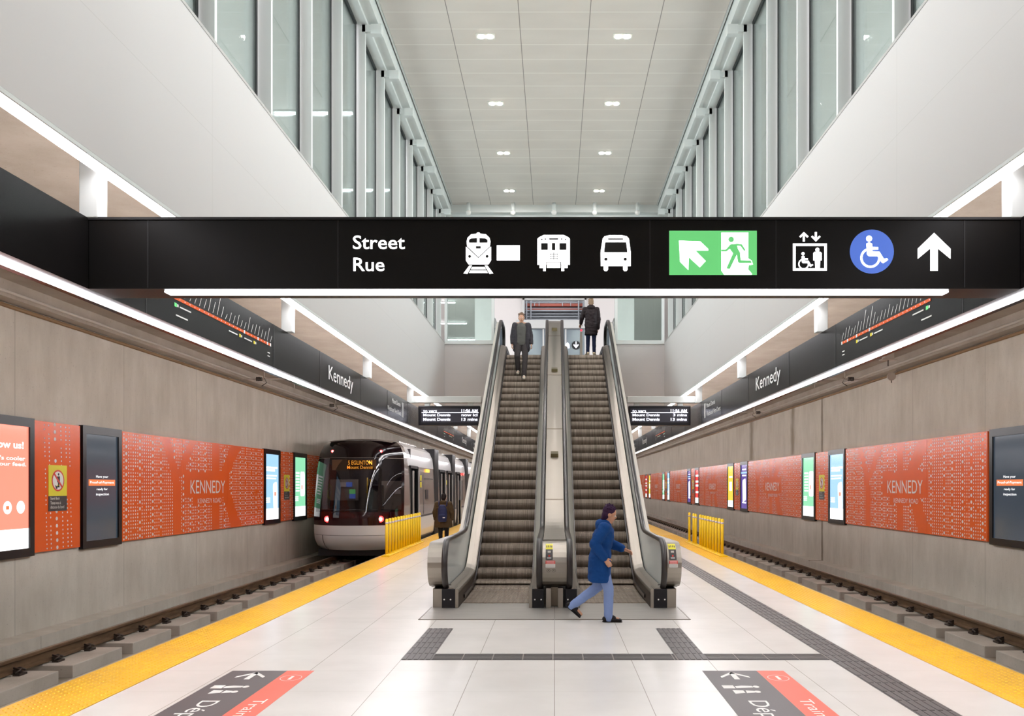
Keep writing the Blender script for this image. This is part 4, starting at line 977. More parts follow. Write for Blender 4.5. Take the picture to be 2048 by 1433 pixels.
def onfront(z, d):  # y of the drum front at height z
    zc = .615; r = .32; v = max(-1, min(1, (z-zc)/r)); return YF-r*math.sqrt(1-v*v)-d
def drumlabel(xa, xb, parent, wide):
    def patch(mb, x0, x1, z0, z1, mi, d=.004, n=4):
        vs = []
        for i in range(n+1):
            z = z0+(z1-z0)*i/n; vs += [(x0, onfront(z, d), z+.0), (x1, onfront(z, d), z)]
        mb.add(vs, [(2*i, 2*i+1, 2*i+3, 2*i+2) for i in range(n)], mi)
    w_ = xb-xa
    mb = MB(); patch(mb, xa, xb, .845, .915, 0)
    patch(mb, xa, xb, .70, .843, 1); patch(mb, xa, xa+wide, .645, .690, 2); patch(mb, xa, xa+wide, .595, .645, 3)
    cx = (xa+xb)/2
    for k, (px_, z) in enumerate(((-.035, .882), (-.012, .884), (.014, .884), (.036, .882))):
        patch(mb, cx+px_-.006, cx+px_+.006, z-.014, z+.012, 1, .006)
    mb.poly([(cx+x, onfront(.757, .01), .757+z) for x, z in disc2(0, 0, .013, 14)], 2)
    patch(mb, cx-.022, cx+.022, .80, .825, 4, .006); patch(mb, cx-.03, cx+.03, .733, .738, 3, .006); patch(mb, cx-.03, cx+.03, .722, .727, 3, .006)
    for k in range(3): patch(mb, xa+.008, xa+wide-.008, .606+.012*k, .610+.012*k, 4, .006)
    for z in (.655, .672): patch(mb, xa+.01, xa+wide-.01, z, z+.006, 3, .006)
    return mb.build('instruction_label', ['signyellow', 'darklabel', 'red', 'vinylwhite', 'conduit'], parent)
esc_l = escalator(-1); esc_r = escalator(1)
drumlabel(1.615, 1.72, esc_r, .12)
# shared centre deck and drum
t = thing('escalator_centre_deck', (0, 12.3, 0), 'brushed steel deck and rounded drum between the two escalators', 'escalator deck')
prof = drumfront(); n = len(prof)
vs = []; path = prof
for (py, pz) in path: vs += [(-.178, py, pz), (.178, py, pz)]
vs += [(-.178, 12.62, .93), (.178, 12.62, .93), (-.178, 12.62, .275), (.178, 12.62, .275)]; n = len(path)+1
fs = [(2*i, 2*i+1, 2*i+3, 2*i+2) for i in range(n-1)]+[(2*n-2, 2*n-1, 2*n+1, 2*n), (2*n, 2*n+1, 1, 0), tuple([2*i for i in range(n)]+[2*n]), tuple([2*i+1 for i in range(n)]+[2*n+1])]
MB().add(vs, fs).build('newel_drum', 'steel', t)
ys = [12.62]+[y for y in YS_ if y > 12.7]
def cz(y): return smin(smax(.93, TAN*(y-14.70)+.93, .3), ZLAND+.98, .1)
MB().strip([(y, cz(y)-.06) for y in ys], [(y, cz(y)) for y in ys], -.168, .168).build('top_deck', 'steel', t)
for y in (15.6, 18.2, 20.8, 23.2): mb = MB().strip([(y, cz(y)+.0005), (y+.03, cz(y+.03)+.0005)], [(y, cz(y)+.0025), (y+.03, cz(y+.03)+.0025)], -.167, .167); mb.build('deck_joint', 'steeldark', t)
M['brass'] = mat('olive_brass_cover', (98, 88, 60), .35, metal=.6)
for y in (17.1, 21.0, 23.6):
    mb = MB(); z = cz(y)
    mb.strip([(y-.02, z-.01), (y+.14, z+.07)], [(y-.02, z+.06), (y+.14, z+.12)], -.075, .075); mb.build('deck_barrier', 'brass', t)
mb = MB().box(-.12, -.05, 12.14, 12.4, .004, .28).box(.05, .12, 12.14, 12.4, .004, .28).box(-.05, .05, 12.3, 12.5, .004, .28, 1); mb.build('base_panel', ['steel', 'steeldark'], t)
drumlabel(-.125, -.025, t, .135)
mb = MB()
for cx in (-.085, -.01):
    for (a, b) in zip(range(16), range(1, 17)): mb.poly([(cx+r*math.cos(2*math.pi*k/16), onfront(.55, .004), .552+r*.75*math.sin(2*math.pi*k/16)) for r, k in ((.028, a), (.028, b), (.024, b), (.024, a))])
    mb.poly([(cx+x, onfront(.55, .004), .552+z) for x, z in ((-.012, -.003), (.012, -.003), (.0, .012))])
mb.build('arrow_label', 'darklabel', t)
# glass guards on the landing edge beside the escalators
for s, side in ((-1, 'left'), (1, 'right')):
    t = thing('glass_guard', (s*1.76, 25.3, ZLAND), 'green-edged glass guard at the %s side of the escalator landing' % side, 'glass guard')
    MB().box(s*1.735, s*1.75, 24.75, 29.0, ZLAND, ZLAND+1.08).build('pane', 'clearglass', t)
    MB().box(s*1.73, s*1.755, 24.75, 29.0, ZLAND+1.08, ZLAND+1.11).build('top_rail', 'whitemetal', t)
# ================================================================ TRAIN
M['tmask'] = mat('glossy_black_maroon_mask', (20, 8, 10), 0.1, spec=0.4, coat=0.1)
M['tmaroon'] = mat('glossy_maroon_lower_mask', (44, 8, 14), 0.1, spec=0.4, coat=0.1)
M['twhite'] = mat('pearl_white_train_paint', (226, 226, 226), 0.2, spec=0.5, coat=0.4)
M['tgrey'] = mat('warm_grey_train_panel', (132, 122, 116), 0.25, spec=0.5, coat=0.3)
M['tsilver'] = mat('silver_train_body', (196, 194, 192), 0.22, metal=0.5)
M['tblack'] = mat('train_black_rubber', (24, 24, 28), 0.5)
M['tail'] = mat('lit_red_tail_lamp', (255, 60, 50), 0.3, emit=14, ecol=(255, 40, 40))
M['tailcore'] = mat('lit_tail_lamp_core', (255, 200, 190), 0.3, emit=10, ecol=(255, 190, 180))
M['tint'] = mat('train_interior_beige', (150, 144, 134), 0.6)
M['tdark'] = mat('train_interior_dark', (40, 36, 40), 0.6)
TXC = -5.72; HW = 1.315; TY1 = 54.0
train = thing('tram_train', (TXC, 24.0, -0.32), 'white and black low-floor tram train stopped at the left platform with red tail lights', 'train')
def half(z):   # half width of the body at height z
    P = [(-.10, 1.16), (.0, 1.26), (.2, 1.30), (.6, 1.315), (1.2, 1.315), (2.2, 1.29), (2.7, 1.24), (2.95, 1.13), (3.06, .98)]
    for (a, b), (c, d) in zip(P, P[1:]):
        if z <= c: return b+(d-b)*max(0, (z-a))/(c-a)
    return P[-1][1]
def nosey(x, z):   # front surface, x in -1..1 of the half width
    b = 24.05 + .82*abs(x)**2.6
    if z > .9: b += .30*(z-.9)/2.1*(1+.4*(z-.9)/2.1)
    if z < .35: b += (.35-z)**2*1.6
    if z > 2.9: b += (z-2.9)**2*8
    return b
def grid(mb, zs, us, mi, d=0.0, smooth=True):
    vs = [(TXC+u*half(z), nosey(u, z)-d, z) for z in zs for u in us]; n = len(us)
    mb.add(vs, [(i*n+k, i*n+k+1, (i+1)*n+k+1, (i+1)*n+k) for i in range(len(zs)-1) for k in range(n-1)], mi, smooth)
def lsp(a, b, n): return [a+(b-a)*i/n for i in range(n+1)]
mb = MB(); grid(mb, lsp(-.10, .335, 8), lsp(-1, 1, 24), 0); grid(mb, lsp(.345, .62, 5), lsp(-1, 1, 24), 0, .012)
grid(mb, lsp(.335, .345, 1), lsp(-1, 1, 24), 1, -.01); mb.build('bumper', ['twhite', 'tblack'], train, fix=False)
mb = MB()
for x in (-.72, .88):
    vs = [(TXC+x*half(z)+dx, nosey(x, z)-.006, z) for z in lsp(-.10, .335, 6) for dx in (-.008, .008)]
    mb.add(vs, [(2*i, 2*i+1, 2*i+3, 2*i+2) for i in range(6)])
mb.build('bumper_joint', 'tblack', train)
mb = MB(); grid(mb, lsp(.62, 1.0, 6), lsp(-1, 1, 24), 0); mb.build('lower_mask', 'tmaroon', train, fix=False)
mb = MB(); grid(mb, lsp(2.56, 3.06, 8), lsp(-1, 1, 24), 0); grid(mb, lsp(1.0, 2.56, 8), lsp(-1, -.93, 2), 0); grid(mb, lsp(1.0, 2.56, 8), lsp(.52, .58, 2), 0, -.0); grid(mb, lsp(1.0, 2.56, 8), lsp(.95, 1, 2), 0)
mb.build('front_mask', 'tmask', train, fix=False)
mb = MB(); grid(mb, lsp(1.0, 2.56, 8), lsp(-.93, .52, 18), 0); mb.build('windshield', 'cabglass', train, fix=False)
mb = MB(); grid(mb, lsp(1.0, 2.56, 8), lsp(.58, .95, 6), 0); mb.build('quarter_window', 'cabglass', train, fix=False)
mb = MB(); grid(mb, lsp(2.55, 2.56, 1), lsp(-1, 1, 24), 0, .004); mb.build('mask_seam', 'tgrey', train, fix=False)
for x in (-.575, .575):
    for z, r, nm in ((2.75, .04, 'marker_light'), (.80, .088, 'tail_light')):
        y = nosey(x, z)-.008; X_ = TXC+x*half(z)
        o = MB().cyl((X_, y-.004, z), r, .03, axis='y', seg=20).build(nm, 'tail', train)
        MB().cyl((X_, y-.012, z), r*.55, .01, axis='y', seg=16).build('lamp_core', 'tailcore', o)
    MB().cyl((TXC+(x-.14*(1 if x > 0 else -1))*half(.8), nosey(x, .8)-.03, .80), .05, .03, axis='y', seg=16).build('unlit_lamp', 'tblack', train)
# destination sign behind the glass
yy = nosey(-.1, 2.36)+.06
def DS(u, v, d=0): return (PX(u, 24.5), yy-d, PZ(v, 24.5))
sg = MB().box(TXC-.66, TXC+.60, yy, yy+.03, 2.20, 2.50).build('destination_sign', mat('unlit_amber_matrix', (48, 32, 20), .5, emit=.05, ecol=(200, 120, 40)), train)
mb = MB(); fit_text(mb, '5 EGLINTON', lambda u, v: (PX(u, 24.3), yy-.012, v), 695, 2.355, 743, 2.475, bold=.01); fit_text(mb, 'Mount Dennis', lambda u, v: (PX(u, 24.3), yy-.012, v), 693, 2.235, 744, 2.33, bold=.01)
mb.build('destination_text', 'ledamber', sg)
# body sides and roof
def side(mb, s, y0, y1, z0, z1, mi, d=0.0, n=4):
    zs = lsp(z0, z1, n); vs = [(TXC+s*(half(z)+d), y, z) for z in zs for y in (y0, y1)]
    mb.add(vs, [(2*i, 2*i+1, 2*i+3, 2*i+2) for i in range(n)], mi)
ART = [(31.2, 32.3), (36.6, 37.7), (42.2, 43.3), (47.8, 48.9)]
mb = MB()
# slanted pillar part from nose edge back to 25.6
zs = lsp(-.10, 3.06, 20)
for s in (-1, 1):
    vs = [(TXC+s*half(z), y, z) for z in zs for y in (nosey(1, z), 25.75)]
    MB().add(vs, [(2*i, 2*i+1, 2*i+3, 2*i+2) for i in range(20)], 0).build('corner_pillar', 'tgrey', train, fix=False)
mb = MB(); s = 1
# far side: plain
side(mb, -1, 25.75, TY1, -.10, 3.06, 0, n=10)
side(mb, 1, 25.75, TY1, 2.36, 3.06, 0, n=6)            # white cantrail
DOORS = [(26.0, 27.5), (32.6, 34.2), (35.0, 36.5), (38.2, 39.8), (44.0, 45.6), (49.6, 51.0)]
ys = 25.75
for a, b in DOORS+[(TY1, TY1)]:
    side(mb, 1, ys, a, -.10, .72, 0); side(mb, 1, ys, a, .72, .78, 2, n=1); side(mb, 1, ys, a, .78, 2.36, 1)
    ys = b
mb.build('body_side', ['twhite', 'tgrey', 'tblack'], train, fix=False)
mb = MB()
vs = []; zs2 = [(1.0, 3.06), (.98, 3.06), (.85, 3.10), (.5, 3.13), (0, 3.14)]
ring = [(-.98, 3.06), (-.8, 3.10), (-.4, 3.13), (0, 3.14), (.4, 3.13), (.8, 3.10), (.98, 3.06)]
for y in (24.75, 25.2, TY1): vs += [(TXC+x, y, z-(.06 if y < 25 else 0)) for x, z in ring]
mb.add(vs, [(i*7+k, i*7+k+1, (i+1)*7+k+1, (i+1)*7+k) for i in range(2) for k in range(6)], 0); mb.build('roof', 'tgrey', train, fix=False)
mb = MB()
for a, b in ((27.6, 30.9), (32.6, 36.3), (38, 41.9), (43.6, 47.5)): mb.bbox(TXC-.7, TXC+.7, a, b, 3.12, 3.22, .04)
mb.build('roof_equipment', 'tsilver', train)
mb = MB().box(TXC-1.2, TXC+1.2, 24.9, TY1, -.30, -.10); mb.build('underframe', 'tblack', train)
for k, (a, b) in enumerate(ART):
    mb = MB(); x0 = TXC+1.30
    for q in range(6):
        ya = a+(b-a)*q/6; mb.box(TXC-1.325, TXC+1.325, ya, ya+(b-a)/12, -.05, 3.10)
        mb.box(TXC-1.27, TXC+1.27, ya+(b-a)/12, ya+(b-a)/6, -.05, 3.05)
    mb.build('bellows', 'tblack', train)
for a, b in DOORS:
    mb = MB(); s = 1
    for y in (a, b-.07): mb.box(TXC+1.27, TXC+1.325, y, y+.07, -.05, 2.36)
    mb.box(TXC+1.25, TXC+1.31, a, b, 2.30, 2.38); mb.box(TXC+.9, TXC+1.31, a, b, -.06, -.01)
    fr = mb.build('door_frame', 'tblack', train)
    for y in (a+.30, b-.14):
        mb = MB().bbox(TXC+1.33, TXC+1.375, y-.05+.0, y+.06, .0, 2.22, .01); mb.build('door_leaf', 'tsilver', train)
# stickers, panels, side display
mb = MB(); X1 = TXC+1.319
for y, z in ((27.85, 1.92), (27.85, 1.70), (34.4, 1.80), (36.52, 1.8)): mb.box(X1, X1+.004, y, y+.28, z, z+.18)
mb.build('warning_sticker', 'signyellow', train)
mb = MB().box(X1, X1+.006, 29.0, 29.6, 1.3, 1.62).box(X1, X1+.006, 28.7, 30.7, 1.98, 2.0).box(X1, X1+.006, 28.55, 28.57, .8, 2.2); mb.build('side_panel_detail', 'tblack', train)
MB().box(X1-.03, X1+.004, 29.2, 29.9, 2.22, 2.32).build('side_display', 'ledamber', train)
MB().box(X1, X1+.006, 38.6, 40.6, 1.1, 2.0).build('side_window', 'tblack', train)
o = MB().cyl((X1, 41.0, 2.32), .05, .03, axis='x', seg=12).build('door_lamp', 'tail', train)
# inside the cab and saloon
mb = MB().box(TXC-1.25, TXC+1.25, 26.0-.35, TY1, .0, .04); mb.build('saloon_floor', 'tdark', train)
mb = MB().box(TXC-1.22, TXC-.35, 26.3, 26.34, 1.3, 1.95, 0).box(TXC-.30, TXC+.25, 26.3, 26.34, .9, 1.95, 1).box(TXC+.3, TXC+1.1, 26.3, 26.34, 1.0, 1.9, 0)
mb.box(TXC-1.25, TXC+1.25, 26.36, 26.40, .04, 2.9, 1)
for x, z, c in ((-.9, 1.72, 2), (-.72, 1.72, 3), (-.62, 1.50, 4), (-.62, 1.36, 3), (.78, 1.5, 2)): mb.box(TXC+x, TXC+x+.18, 26.27, 26.30, z, z+.14, c)
mb.build('cab_bulkhead', ['tint', 'tdark', 'vinylwhite', 'iconblue', 'icongreen'], train)
mb = MB().tube([(TXC+.02, 25.9, 1.0), (TXC+.02, 25.9, 2.0)], .02).tube([(TXC+.12, 25.8, 1.95), (TXC+.17, 25.8, 1.6), (TXC+.0, 25.85, 1.55)], .022); mb.build('grab_pole', 'postyellow', train)
mb = MB().bbox(TXC+.15, TXC+.62, 25.3, 25.45, 1.0, 1.78, .04).bbox(TXC+.15, TXC+.62, 24.95, 25.4, .92, 1.02, .03); mb.build('driver_seat', 'tdark', train)
mb = MB().bbox(TXC-1.15, TXC+1.15, 24.95, 25.25, .75, 1.05, .03); mb.build('dashboard', 'tdark', train)
for y in (28, 34, 40, 46):
    o = MB().box(TXC-.9, TXC+.9, y, y+.06, 2.62, 2.64).build('saloon_lamp', 'strip2', train)
area_lamp('cab_lamp', (TXC, 25.9, 2.7), 1.2, .2, 14, parent=train)
# windscreen wiper and blue pennant sticker
mb = MB().tube([(TXC-.62, nosey(-.45, 1.02)-.03, 1.0), (TXC+.1, nosey(.1, 1.1)-.03, 1.08)], .012); mb.build('wiper', 'tblack', train)
# ================================================================ BITS ON THE UPPER LANDING
t = thing('stop_button', (PX(1162, 25.6), 25.6, PZ(661, 25.6)), 'small glowing red button post at the top of the right escalator', 'button')
MB().box(PX(1160, 25.6), PX(1165, 25.6), 25.62, 25.72, ZLAND, PZ(664, 25.6)).build('post', 'steel', t)
MB().ball((PX(1162.5, 25.6), 25.6, PZ(661, 25.6)), .035).build('button', mat('glowing_red_button', (240, 60, 80), .4, emit=1.2, ecol=(250, 70, 90)), t)
# ================================================================ PEOPLE
def orient(d):
    return Vector((0, 0, 1)).rotation_difference(Vector(d).normalized()).to_matrix()
def capsule(mb, p0, r0, p1, r1, seg=14, flat=1.0, flatdir=None):
    p0, p1 = Vector(p0), Vector(p1); d = p1-p0; L = max(d.length, 1e-4); R = orient(d) if d.length > 1e-4 else Matrix.Identity(3)
    if flatdir is not None:      # make local x follow flatdir
        z = d.normalized(); x = (Vector(flatdir)-z*z.dot(Vector(flatdir))).normalized(); y = z.cross(x); R = Matrix((x, y, z)).transposed()
    rows = []; n = 5
    for i in range(n): a = math.pi/2*i/n; rows.append((-r0*math.cos(a), r0*math.sin(a)))
    rows.append((0, r0)); rows.append((L*.33, r0+(r1-r0)*.33)); rows.append((L*.66, r0+(r1-r0)*.66)); rows.append((L, r1))
    for i in range(1, n+1): a = math.pi/2*i/n; rows.append((L+r1*math.sin(a), r1*math.cos(a)))
    vs = []
    for h, r in rows:
        for k in range(seg):
            a = 2*math.pi*k/seg; vs.append(p0+R @ Vector((r*math.cos(a), r*flat*math.sin(a), h)))
    m_ = len(rows)
    mb.add(vs, [(i*seg+k, i*seg+(k+1) % seg, (i+1)*seg+(k+1) % seg, (i+1)*seg+k) for i in range(m_-1) for k in range(seg)]+[tuple(range(seg)), tuple((m_-1)*seg+k for k in range(seg))], 0, True)
def loft(mb, secs, seg=24, pw=2.0):    # (cx,cy,cz,rx,ry) ellipses
    vs = []
    for cx, cy, cz, rx, ry in secs:
        for k in range(seg):
            a = 2*math.pi*k/seg; c, s_ = math.cos(a), math.sin(a); e = 2/pw
            vs.append((cx+rx*math.copysign(abs(c)**e, c), cy+ry*math.copysign(abs(s_)**e, s_), cz))
    m_ = len(secs)
    mb.add(vs, [(i*seg+k, i*seg+(k+1) % seg, (i+1)*seg+(k+1) % seg, (i+1)*seg+k) for i in range(m_-1) for k in range(seg)]+[tuple(range(seg)), tuple((m_-1)*seg+k for k in range(seg))], 0, True)
def remeshed(mb, name, material, parent, loc, rz, H, voxel=.009, smooth=6, wrinkle=0.0, **kw):
    """union of the overlapping closed shapes as one continuous skin, placed in the world"""
    me = bpy.data.meshes.new('tmp'); me.from_pydata([tuple(v) for v in mb.v], [], mb.f); me.update()
    bm = bmesh.new(); bm.from_mesh(me); bmesh.ops.recalc_face_normals(bm, faces=bm.faces[:]); bm.to_mesh(me); bm.free()
    o = bpy.data.objects.new('tmp', me)
    r = o.modifiers.new('r', 'REMESH'); r.mode = 'VOXEL'; r.voxel_size = voxel
    sm = o.modifiers.new('s', 'SMOOTH'); sm.factor = .5; sm.iterations = smooth
    ne = evaluated(o)
    bpy.data.objects.remove(o)
    k = H/1.7; c, s_ = math.cos(rz), math.sin(rz); base = Vector(loc)-parent_world(parent)
    from mathutils import noise as NZ
    src = [(v.co.copy(), v.normal.copy()) for v in ne.vertices]; out = []
    for (x, y, z), n_ in src:
        if wrinkle:
            dn = NZ.noise(Vector((x*9, y*9, z*16)))*wrinkle+NZ.noise(Vector((x*22, y*22, z*30)))*wrinkle*.4
            x += n_.x*dn; y += n_.y*dn; z += n_.z*dn
        x, y, z = x*k, y*k, z*k
        out += (base.x+x*c-y*s_, base.y+x*s_+y*c, base.z+z)
    ne.vertices.foreach_set('co', out); ne.update()
    ne.materials.clear(); ne.materials.append(M[material] if isinstance(material, str) else material)
    ne.polygons.foreach_set('use_smooth', [True]*len(ne.polygons)); ne.name = name
    q = bpy.data.objects.new(name, ne); COL.objects.link(q); q.parent = parent; tag(q, **kw); return q
def hand(mb, wrist, d, palmdir, side, curl=.5, k=1.0):
    """palm, four unequal curled fingers and a thumb from the side of the palm; d pointing to fingertips"""
    w_ = Vector(wrist); d = Vector(d).normalized(); n = Vector(palmdir); n = (n-d*n.dot(d)).normalized(); u = d.cross(n).normalized()*side
    capsule(mb, w_, .024*k, w_+d*.045*k, .036*k, flat=.45, flatdir=u); capsule(mb, w_+d*.04*k, .036*k, w_+d*.085*k, .036*k, flat=.38, flatdir=u)
    for i, (off, L) in enumerate(((.030, .070), (.011, .080), (-.010, .074), (-.029, .058))):
        b = w_+d*.092*k+u*off*k; d1 = (d*math.cos(curl*.5)+n*math.sin(curl*.5)).normalized(); d2 = (d*math.cos(curl*1.3)+n*math.sin(curl*1.3)).normalized(); d3 = (d*math.cos(curl*2)+n*math.sin(curl*2)).normalized()
        a1 = b+d1*L*.45*k; a2 = a1+d2*L*.32*k; a3 = a2+d3*L*.23*k
        capsule(mb, b-d*.012*k, .0095*k, a1, .009*k, 8); capsule(mb, a1, .009*k, a2, .0082*k, 8); capsule(mb, a2, .0082*k, a3, .0072*k, 8)
    b = w_+d*.03*k+u*.03*k; t1 = b+(d*.6+u*.55+n*.35).normalized()*.042*k; t2 = t1+(d*.8+u*.1+n*.45).normalized()*.03*k
    capsule(mb, b, .013*k, t1, .0105*k, 8); capsule(mb, t1, .0105*k, t2, .009*k, 8)
def person(name, label, loc, rz, H, J, hands=(.6, .6)):
    """J: joints in metres for a 1.7 m body facing +Y: pelvis, chest, neck, head, (shoulder,elbow,wrist)x2, (hip,knee,ankle)x2, foot directions"""
    t = thing(name, loc, label, 'person')
    mb = MB(); V_ = {k: Vector(v) for k, v in J.items()}
    P, C, N, Hd = V_['pelvis'], V_['chest'], V_['neck'], V_['head']
    capsule(mb, P+Vector((-.05, 0, 0)), .12, P+Vector((.05, 0, 0)), .12, flat=.85); mid = (P+C)*.5
    capsule(mb, P, .135, mid, .12, flat=.78, flatdir=(1, 0, 0)); capsule(mb, mid, .12, C, .15, flat=.72, flatdir=(1, 0, 0))
    capsule(mb, V_['shR']*.8+V_['shL']*.2, .075, V_['shL']*.8+V_['shR']*.2, .075); capsule(mb, C, .15, (N+C)*.5, .10, flat=.7, flatdir=(1, 0, 0))
    capsule(mb, N-Vector((0, 0, .03)), .055, Hd-Vector((0, 0, .06)), .052)
    hf = V_['look'].normalized() if 'look' in V_ else Vector((0, 1, 0)); hr = hf.cross(Vector((0, 0, 1))).normalized()
    T = Matrix((hr, hf, hr.cross(hf))).transposed()
    mb.ball(Hd+Vector((0, 0, .025)), (.074, .092, .095), seg=24, rings=16, T=T); mb.ball(Hd+T @ Vector((0, .018, -.045)), (.058, .068, .075), seg=20, rings=12, T=T)
    mb.ball(Hd+T @ Vector((0, .052, -.10)), (.026, .026, .022), T=T)
    mb.ball(Hd+T @ Vector((0, .092, -.022)), (.013, .020, .022), T=T); mb.ball(Hd+T @ Vector((0, .080, .012)), (.045, .012, .010), T=T)
    mb.ball(Hd+T @ Vector((0, .080, -.062)), (.024, .012, .011), T=T)
    for sd in (-1, 1): mb.ball(Hd+T @ Vector((sd*.075, -.005, -.012)), (.010, .020, .032), T=T)
    for S_, sd in (('R', 1), ('L', -1)):
        sh, el, wr = V_['sh'+S_], V_['el'+S_], V_['wr'+S_]
        capsule(mb, sh, .052, el, .040); capsule(mb, el, .041, wr, .027)
        hd = V_['hand'+S_] if 'hand'+S_ in V_ else (wr-el); hand(mb, wr, hd, V_.get('palm'+S_, Vector((-sd, 0, 0))), 1 if sd > 0 else -1, hands[0 if sd > 0 else 1])
        hp, kn, an = V_['hip'+S_], V_['kn'+S_], V_['an'+S_]
        capsule(mb, hp, .085, kn, .056); capsule(mb, kn, .056, an, .040)
        fd = V_.get('foot'+S_, Vector((0, 1, -.1))).normalized(); capsule(mb, an+Vector((0, 0, -.03)), .038, an+fd*.13+Vector((0, 0, -.045)), .030, flat=.8)
    remeshed(mb, 'body', 'skin', t, loc, rz, H, .0065, 3)
    k = H/1.7; c, s_ = math.cos(rz), math.sin(rz)
    def W(p): p = Vector(p)*k; return (loc[0]+p.x*c-p.y*s_, loc[1]+p.x*s_+p.y*c, loc[2]+p.z)
    for sd in (-1, 1):
        p = Hd+T @ Vector((sd*.030, .081, -.004)); e = MB().ball(W(p), .0115*k, seg=12, rings=8).build('eye', 'vinylwhite', t)
        MB().ball(W(p+T @ Vector((0, .006, 0))), .0065*k, seg=10, rings=6).build('iris', 'iconblack', e)
    mo = MB(); capsule(mo, W(Hd+T @ Vector((-.02, .0885, -.062))), .0045*k, W(Hd+T @ Vector((.02, .0885, -.062))), .0045*k, 8); mo.build('mouth', mat('lips', (150, 84, 76), .5), t)
    return t, V_, T
def hairs(t, V_, T, loc, rz, H, material, length=.0, seed=1, bun=False, label=None):
    mb = MB(); Hd = V_['head']
    mb.ball(Hd+T @ Vector((0, -.018, .045)), (.083, .093, .088), seg=24, rings=14, T=T)
    mb.ball(Hd+T @ Vector((0, -.045, -.01)), (.078, .062, .085), seg=20, rings=12, T=T)
    rng = random.Random(seed)
    for i in range(36):
        a = rng.uniform(0, 2*math.pi); e = rng.uniform(.35, 1.4); q = Vector((math.cos(a)*math.cos(e)*.078, -.018+math.sin(a)*math.cos(e)*.085, .05+math.sin(e)*.08))
        if q.y > .055 and q.z < .08: continue
        capsule(mb, Hd+T @ q, .016, Hd+T @ (q*1.10+Vector((rng.uniform(-.02, .02), rng.uniform(-.02, .02), rng.uniform(-.01, .015)))), .006, 8)
    if length: capsule(mb, Hd+T @ Vector((0, -.06, -.02)), .075, Hd+T @ Vector((0, -.075, -.02-length)), .05, flat=.6, flatdir=(1, 0, 0))
    if bun: mb.ball(Hd+T @ Vector((0, -.07, .10)), .042)
    remeshed(mb, 'hair', material, t, loc, rz, H, .006, 2, .003, label=label)
def trousers(t, V_, loc, rz, H, material, r=1.0, label=None):
    mb = MB(); P = V_['pelvis']
    capsule(mb, P+Vector((-.05, 0, .06)), .13*r, P+Vector((.05, 0, .06)), .13*r, flat=.85); capsule(mb, P+Vector((0, 0, -.03)), .135*r, P+Vector((0, 0, .05)), .135*r, flat=.85, flatdir=(1, 0, 0))
    for S_ in 'RL':
        hp, kn, an = V_['hip'+S_], V_['kn'+S_], V_['an'+S_]
        capsule(mb, hp, .102*r, kn, .076*r); capsule(mb, kn, .076*r, an+(an-kn).normalized()*.035, .060*r)
    remeshed(mb, 'trousers', material, t, loc, rz, H, .009, 4, .006, label=label)
def shoes(t, V_, loc, rz, H, material, sole, label=None):
    for S_ in 'RL':
        an = V_['an'+S_]; fd = V_.get('foot'+S_, Vector((0, 1, -.1))).normalized(); up = Vector((0, 0, 1)); up = (up-fd*up.dot(fd)).normalized(); sdv = fd.cross(up)
        mb = MB(); h = an-up*.045
        capsule(mb, h-fd*.045, .043, h+fd*.05, .045, flat=.9, flatdir=sdv); capsule(mb, h+fd*.05, .047, h+fd*.150-up*.012, .040, flat=.62, flatdir=sdv); capsule(mb, an-up*.02-fd*.01, .046, an+up*.012, .045); capsule(mb, an-up*.012+fd*.01, .044, an+fd*.07-up*.038, .042)
        sh = remeshed(mb, 'shoe', material, t, loc, rz, H, .006, 3, label=label)
        mb = MB(); b = an-up*.082
        capsule(mb, b-fd*.048, .042, b+fd*.155, .044, flat=.24, flatdir=sdv)
        remeshed(mb, 'sole', sole, sh, loc, rz, H, .006, 1)
def coat(t, V_, loc, rz, H, material, hem, flare=1.0, sleeve=1.0, hood=False, openf=False, name='coat', label=None, rb=1.0, wr=.010, hemshift=0.0):
    mb = MB(); P, C, N = V_['pelvis'], V_['chest'], V_['neck']
    def ax(z):
        if z < P.z: return Vector((P.x, P.y+hemshift*(P.z-z), z))
        if z < C.z: return P.lerp(C, (z-P.z)/(C.z-P.z))
        return C.lerp(N, min(1, (z-C.z)/(N.z-C.z)))
    zs = [hem, hem+.03, (hem+P.z)/2, P.z, (P.z+C.z)/2, C.z, C.z+.08, N.z-.05, N.z+.01]
    rx = [.205*flare, .21*flare, .20*flare, .195, .18, .195, .19, .125, .07]; ry = [.145*flare, .15*flare, .15*flare, .145, .135, .14, .13, .10, .065]
    secs = []
    for z, a, b in zip(zs, rx, ry): p = ax(z); secs.append((p.x, p.y, z, a*rb, b*rb))
    loft(mb, secs, pw=2.3)
    for S_ in 'RL':
        sh, el, w_ = V_['sh'+S_], V_['el'+S_], V_['wr'+S_]
        capsule(mb, sh, .078*sleeve, el, .066*sleeve); capsule(mb, el, .066*sleeve, w_+(el-w_).normalized()*.02, .052*sleeve)
        capsule(mb, sh.lerp(C, .4)+Vector((0, 0, .04)), .09, sh, .078*sleeve)
    if hood: mb.ball(N+Vector((0, -.075, -.01)), (.13, .075, .085)); mb.ball(N+Vector((0, -.02, .02)), (.095, .085, .05))
    if openf:   # cut an opening down the front
        pass
    return remeshed(mb, name, material, t, loc, rz, H, .0095, 4, wr, label=label)
def cloth(name, c, rough=.8): return mat(name, c, rough, spec=.2)
